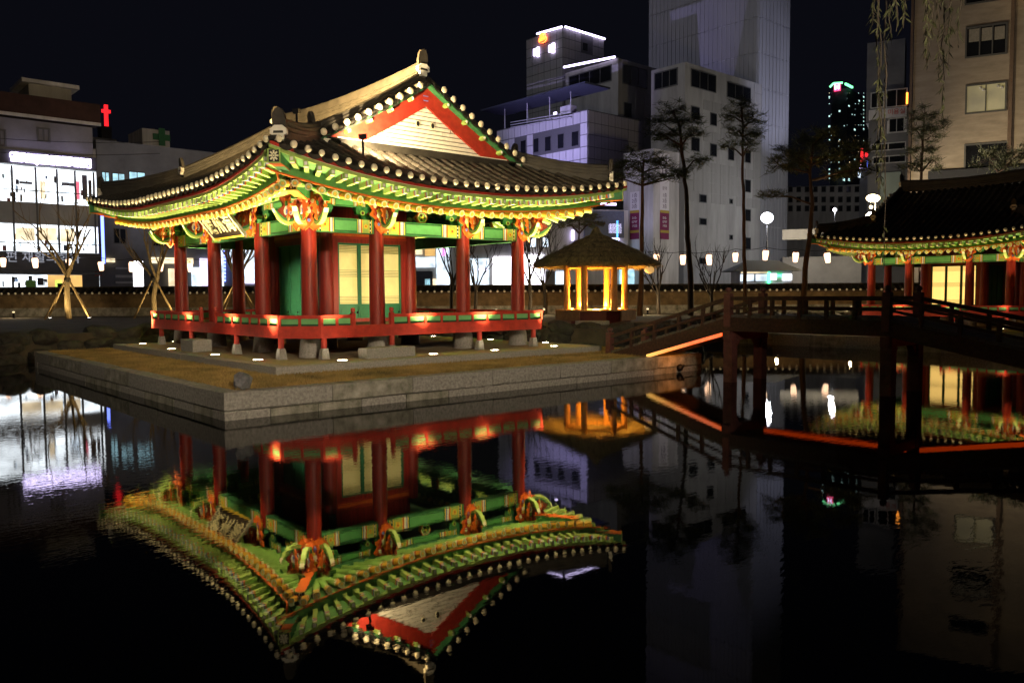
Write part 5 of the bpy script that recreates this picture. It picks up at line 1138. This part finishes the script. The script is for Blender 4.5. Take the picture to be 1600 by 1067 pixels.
street_lamp('small white street lamp above the low office', gp(1302, 110, 1.0), 12.2, 7000, (.95, .95, 1), None, .24, kind='POINT', glow=14)
for px, D, zz_, e, c, tg, lb, cn in ((772, 104, 15.0, 26000, (.52, .45, 1), at_d(850, 205, 117), 'added violet floodlight aimed at the annex windows', 60), (985, 92, 3, 2600, (.66, .60, 1), at_d(1000, 260, 100), 'added violet floodlight aimed at the lavender annex', 60),
                                 (1490, 112, 10, 30000, (.68, .70, 1), at_d(1210, 130, 130), 'added cool floodlight aimed up the cladding tower', 36), (1090, 84, 3, 2200, (.97, .92, .84), at_d(1125, 290, 114), 'added white floodlight aimed at the blank bath-house wall', 62),
                                 (-480, 60, 78, 60000, (.84, .86, 1), at_d(1050, 120, 128), 'added unseen mast floodlight beyond the clinic lighting the town blocks', 46), (1470, 50, 3, 3600, (1, .80, .60), at_d(1510, 60, 72), 'added amber floodlight aimed at the brick block', 95),  # mast out of view, put in to light the tower and blocks evenly
                                 (95, 56, 3, 900, (.85, .85, 1), at_d(90, 200, 74), 'added floodlight aimed at the clinic roof storey', 95), (285, 72, 3, 3500, (.9, .88, 1), at_d(245, 220, 100), 'added floodlight aimed at the green cross block', 50)):
    flood('added_floodlight', lb, gp(px, D, zz_), tg, e, c, R(cn), 'added floodlights for the town', 2., 74. if zz_ > 50 else 6. if zz_ > 12 else .0)

# ------------------------------------------------------------------ trees
barkd = mat('bark_dark', (.045, .036, .028), .95, .3, 4, .6, 14, stretch=(3, 3, .7))
barkp = mat('bark_pine', (.085, .055, .04), .95, .35, 4, .7, 12, stretch=(3, 3, .6))
barkb = mat('bark_pale', (.20, .14, .07), .95, .3, 4, .5, 14, stretch=(3, 3, .7))
needle = mat('pine_needles', (.16, .18, .09), .8, .4, 2.0)
wleaf = mat('willow_leaf', (.035, .04, .012), .75, .4, 2.5)
def branchy(b, p, d, ln, r_, depth, rnd, mi=0, up=.25, spread=.75, kids=(2, 4)):
    pts = [p]; dd = d.copy(); n_ = 4
    for i in range(n_): dd = (dd+Vector((rnd.uniform(-.16, .16), rnd.uniform(-.16, .16), rnd.uniform(-.06, .16)*up*3))).normalized(); pts.append(pts[-1]+dd*ln/n_)
    b.tube(pts, [r_*(1-.55*i/n_) for i in range(n_+1)], 6 if depth > 1 else 4, mi, True)
    if depth <= 0: return
    for k in range(rnd.randint(*kids)):
        t = rnd.uniform(.35, 1.); i = min(int(t*n_), n_-1); q = pts[i].lerp(pts[i+1], t*n_-i); ax_ = dd.orthogonal().normalized(); ax_.rotate(Quaternion(dd, rnd.uniform(0, 6.28)))
        nd = (dd+ax_*rnd.uniform(spread*.6, spread*1.2)+ZU*up).normalized(); branchy(b, q, nd, ln*rnd.uniform(.55, .8), r_*.5, depth-1, rnd, mi, up, spread, kids)
def bare_tree(label, loc, h, seed, r_=.13, m=barkb, stakes=False, up=.35, fork=.35, group='bare winter trees'):
    t = thing('bare_tree', label, 'tree', loc, 0, group); rnd = random.Random(seed); b = MB(); f = h*fork
    pts = [Vector((0, 0, -.2)), Vector((rnd.uniform(-.08, .08), 0, f*.5)), Vector((rnd.uniform(-.15, .15), rnd.uniform(-.1, .1), f))]; b.tube(pts, [r_*1.2, r_, r_*.85], 8); b.build('trunk', m, t, True)
    b = MB()
    for k in range(5):
        a = k*1.26+rnd.uniform(-.4, .4); d = Vector((math.cos(a)*.55, math.sin(a)*.55, 1)).normalized(); branchy(b, pts[-1]-ZU*rnd.uniform(0, f*.25), d, h*.36, r_*.55, 3, rnd, 0, up, .6, (2, 3))
    b.build('crown', m, t, True)
    if stakes:
        for k in range(4):
            a = k*1.57+.5; q = Vector((math.cos(a)*1.5, math.sin(a)*1.5, -.05)); b = MB(); b.tube([q, Vector((math.cos(a)*.1, math.sin(a)*.1, 2.1))], [.045, .04], 6); b.build('stake', mat('stake_wood', (.30, .20, .09), .85, .2, 4), t, True)
        b = MB(); b.lathe([(.16, 1.95), (.17, 2.0), (.17, 2.15), (.15, 2.2)], n=8); b.build('binding', barkd, t, True)
    return t
def spotg(loc, target, e, label, post=0.):
    t = thing('garden_spotlight', label, 'light', loc, 0, 'garden spotlights under the bare trees')
    b = MB(); b.lathe([(.09, -.1-post), (.09, .06), (.07, .08)], n=10); b.build('can', dark_metal, t)
    MB().lathe([(.0, .085), (.085, .085)], n=10, cap=False).build('lens', emat('spot_lens', (1, .95, .85), 16), t)
    lamp('SPOT', 'garden_lamp', t, (0, 0, .12), e, (1, .78, .38), Vector(target)-Vector(loc), R(110), .8, .05)
p1 = gp(106, 44, 1.0); p2 = gp(241, 45, 1.0); p3 = gp(372, 46, 1.0)
bare_tree('staked bare tree lit from below at the left of the pond', p1, 7.4, 3, .14, barkb, True)
bare_tree('staked bare tree behind the far left pavilion corner', p2, 6.6, 8, .14, barkb, True)
bare_tree('bare tree seen between the side columns of the pavilion', p3, 6.0, 12, .15, barkb, True)
spotg(gp(77, 43, 1.0), p1+ZU*2.5, 400, 'garden spotlight left of the staked tree', .0); spotg(gp(138, 43, 1.0), p1+ZU*2, 400, 'garden spotlight right of the staked tree')
spotg(gp(262, 43.5, 1.0), p2+ZU*2, 400, 'garden spotlight by the far railing end'); spotg(gp(352, 45, 1.0), p3+ZU*2, 350, 'garden spotlight behind the pavilion floor')
for px, D, h, sd, lb in ((706, 46, 6.5, 21, 'dark bare tree left of the third front column'), (742, 47, 5.6, 23, 'dark bare tree right of the third front column'), (828, 47, 6.8, 26, 'thin bare tree just right of the last front column'), (852, 49, 6.0, 29, 'thin bare tree left of the thatched hut'), (1030, 47, 4.5, 31, 'small bare shrub tree behind the hut'), (1112, 46, 4.2, 35, 'low bare shrub left of the kiosk')):
    bare_tree(lb, gp(px, D, 1.0), h, sd, .10, barkd, False, .4, .3)
lvl = bpy.data.meshes
def tuft(vs, fs, c, r_, rnd, n_):
    for i in range(n_):
        d = Vector((rnd.gauss(0, 1), rnd.gauss(0, 1), rnd.gauss(.45, .8))).normalized(); L = r_*rnd.uniform(.6, 1.15); s_ = d.orthogonal().normalized()*.022
        q = c+Vector((rnd.uniform(-1, 1), rnd.uniform(-1, 1), rnd.uniform(-.5, .5)))*r_*.55; k = len(vs); vs.extend([q-s_, q+s_, q+d*L+s_*.4, q+d*L-s_*.4]); fs.append((k, k+1, k+2, k+3))
def pine(label, px, D, pts_px, clumps, seed, r_=.17, dens=1.):
    base = gp(px, D, 1.0); t = thing('pine_tree', label, 'tree', base, 0, 'tall pines along the far bank'); rnd = random.Random(seed)
    pts = [at_d(x, y, D)-base for x, y in pts_px]; pts[0].z = -.2; b = MB(); out = []
    for i in range(len(pts)-1):
        for k in range(4): out.append(pts[i].lerp(pts[i+1], k/4)+Vector((rnd.uniform(-.03, .03), rnd.uniform(-.03, .03), 0)))
    out.append(pts[-1]); n_ = len(out); b.tube(out, [r_*(1-.72*i/n_) for i in range(n_)], 8)
    tr = b.build('trunk', barkp, t, True); b = MB(); vs = []; fs = []
    for (x, y, rx, ry) in clumps:
        dd = rnd.uniform(-.9, .9); c = at_d(x, y, D+dd)-base; R_ = rx*D/FPX; H_ = ry*D/FPX
        j = min(range(n_), key=lambda i: abs(out[i].z-(c.z-.5))); q = out[j]; m_ = q.lerp(c, .55)+ZU*rnd.uniform(-.15, .25); b.tube([q, m_, c-ZU*.1], [.06, .04, .02], 5)
        for k in range(int(rx*ry*.055*dens)+5):
            a = rnd.uniform(0, 6.28); rr = math.sqrt(rnd.random()); e = c+RT*(R_*rr*math.cos(a))+F0*(R_*.8*rr*math.sin(a))+ZU*(rnd.gauss(0, .75)*H_*(1.25-rr*.6))
            b.tube([c.lerp(e, .2), e], [.018, .008], 3, 0, False); tuft(vs, fs, e, .38, rnd, 24)
    b.build('limbs', barkp, t, True); me = bpy.data.meshes.new('crown'); me.from_pydata(vs, [], fs); me.materials.append(needle); link('crown', me, t)
pine('pine with dark crown leaning over the hut roof', 1004, 44, [(1000, 480), (1002, 440), (1003, 330), (1006, 250)], [(1000, 250, 30, 14), (975, 262, 25, 10), (1030, 258, 24, 10), (960, 275, 14, 7), (1055, 275, 20, 9), (1068, 268, 14, 7), (1010, 275, 20, 8)], 41)
pine('tall pine with curved bare trunk before the blank wall', 1078, 44, [(1080, 478), (1079, 420), (1074, 370), (1073, 310), (1068, 255), (1062, 200), (1052, 172)], [(1050, 172, 22, 10), (1035, 190, 20, 9), (1070, 190, 26, 10), (1040, 210, 25, 9), (1085, 210, 22, 9), (1095, 250, 18, 8), (1058, 228, 22, 8), (1030, 215, 12, 6)], 43)
pine('slender pine right of the tall curved pine', 1163, 44, [(1164, 478), (1164, 420), (1162, 340), (1160, 260), (1161, 200), (1158, 165)], [(1160, 165, 16, 9), (1148, 180, 18, 9), (1178, 185, 20, 9), (1150, 205, 18, 8), (1182, 208, 14, 7), (1140, 228, 12, 6), (1170, 225, 14, 7)], 47, .12)
pine('spreading pine with shadowed crown left of the second pavilion', 1262, 42, [(1255, 470), (1258, 420), (1266, 360), (1270, 320), (1266, 270), (1270, 225)], [(1268, 225, 30, 14), (1240, 240, 28, 12), (1215, 258, 20, 8), (1295, 245, 26, 12), (1255, 255, 28, 10), (1320, 270, 26, 10), (1208, 305, 16, 5), (1290, 210, 18, 9), (1335, 235, 22, 12), (1350, 260, 20, 10)], 51, .16)
pine('dark pine rising behind the second pavilion roof', 1440, 52, [(1440, 470), (1438, 330), (1440, 250), (1444, 190)], [(1445, 180, 20, 12), (1430, 200, 20, 12), (1455, 210, 18, 12), (1438, 235, 24, 12), (1460, 250, 16, 10), (1425, 260, 16, 10), (1470, 195, 8, 8)], 55, .15, .8)
pine('dark pine at the right edge above the second pavilion', 1560, 52, [(1560, 470), (1558, 330), (1560, 270)], [(1560, 238, 26, 8), (1545, 250, 26, 8), (1585, 245, 18, 7), (1570, 262, 22, 7), (1600, 235, 12, 8)], 57, .15, .8)
pine('low pine in front of the lit shops left of the hut', 902, 47, [(903, 470), (903, 410), (905, 350)], [(905, 340, 22, 8), (885, 350, 20, 7), (925, 348, 16, 7)], 61, .10)

# willow strands hanging into the top right of the picture
wb_ = cw(8.6, 10.5, .5); wt = thing('willow_tree', 'drooping willow branches hanging into the top of the view', 'tree', wb_); rnd = random.Random(77)
b = MB(); b.tube([Vector((0, 0, -.6)), Vector((.1, 0, 2)), Vector((-.1, .2, 4.2)), Vector((-.4, .2, 6.0))], [.3, .25, .2, .14], 10); b.build('trunk', barkd, wt, True)
limb = MB(); vs = []; fs = []; st = MB()
arch = [Vector((-.4, .2, 6.0)), cw(7, 10, 7.0)-wb_, cw(5.8, 9.3, 7.2)-wb_, cw(4.6, 9, 7.0)-wb_, cw(3.9, 9, 6.7)-wb_]; limb.tube(arch, [.13, .10, .08, .05, .03], 8); limb.build('limb', barkd, wt, True)
for (px, ybot, D, dens) in ((1362, 40, 9, 10), (1376, 290, 9, 26), (1379, 420, 9.1, 12), (1392, 60, 9, 14), (1400, 25, 9, 12), (1412, 45, 9.2, 10), (1372, 300, 9.1, 14), (1448, 95, 9, 12), (1456, 60, 9, 8), (1474, 175, 9.1, 16), (1480, 110, 9, 10), (1466, 130, 9.1, 10), (1496, 70, 9, 7), (1486, 55, 9, 7), (1450, 105, 8.9, 8), (1404, 50, 8.9, 5)):
    top = at_d(px+rnd.uniform(-6, 10), -90, D)-wb_; bot = at_d(px, ybot, D)-wb_; pts = [top.lerp(bot, k/10)+Vector((rnd.uniform(-.02, .02), rnd.uniform(-.02, .02), 0)) for k in range(11)]; st.tube(pts, [.010-.0006*k for k in range(11)], 4, 0, False)
    for k in range(int(dens*3)):
        q = top.lerp(bot, rnd.uniform(.15, 1)**.8); d = Vector((rnd.gauss(0, .5), rnd.gauss(0, .5), -1)).normalized(); s_ = d.orthogonal().normalized(); s_.rotate(Quaternion(d, rnd.uniform(0, 6.28))); L = rnd.uniform(.07, .14); w_ = .009; i = len(vs)
        vs.extend([q, q+d*L*.5+s_*w_, q+d*L, q+d*L*.5-s_*w_]); fs.append((i, i+1, i+2, i+3))
st.build('hanging_twigs', barkd, wt, True); me = bpy.data.meshes.new('crown'); me.from_pydata(vs, [], fs); me.materials.append(wleaf); link('crown', me, wt)

# overhead wires on the left street
for k, (a0, a1) in enumerate((((-20, 215), (250, 222)), ((-20, 237), (250, 240)))):
    cable('overhead_cable', ('upper' if k == 0 else 'lower')+' overhead wire crossing before the clinic roof', [at_d(a0[0], a0[1], 66), at_d(a1[0], a1[1], 66)], .022, .2)

# lettering as plain meshes
bpy.context.view_layer.update(); dg = bpy.context.evaluated_depsgraph_get()
for o in [o for o in bpy.data.objects if o.type == 'FONT']:
    me = bpy.data.meshes.new_from_object(o.evaluated_get(dg)); n_ = o.name.split('.')[0]; p_ = o.parent; lo, q = o.location.copy(), o.rotation_quaternion.copy()
    bpy.data.objects.remove(o); link(n_, me, p_, lo, quat=q)
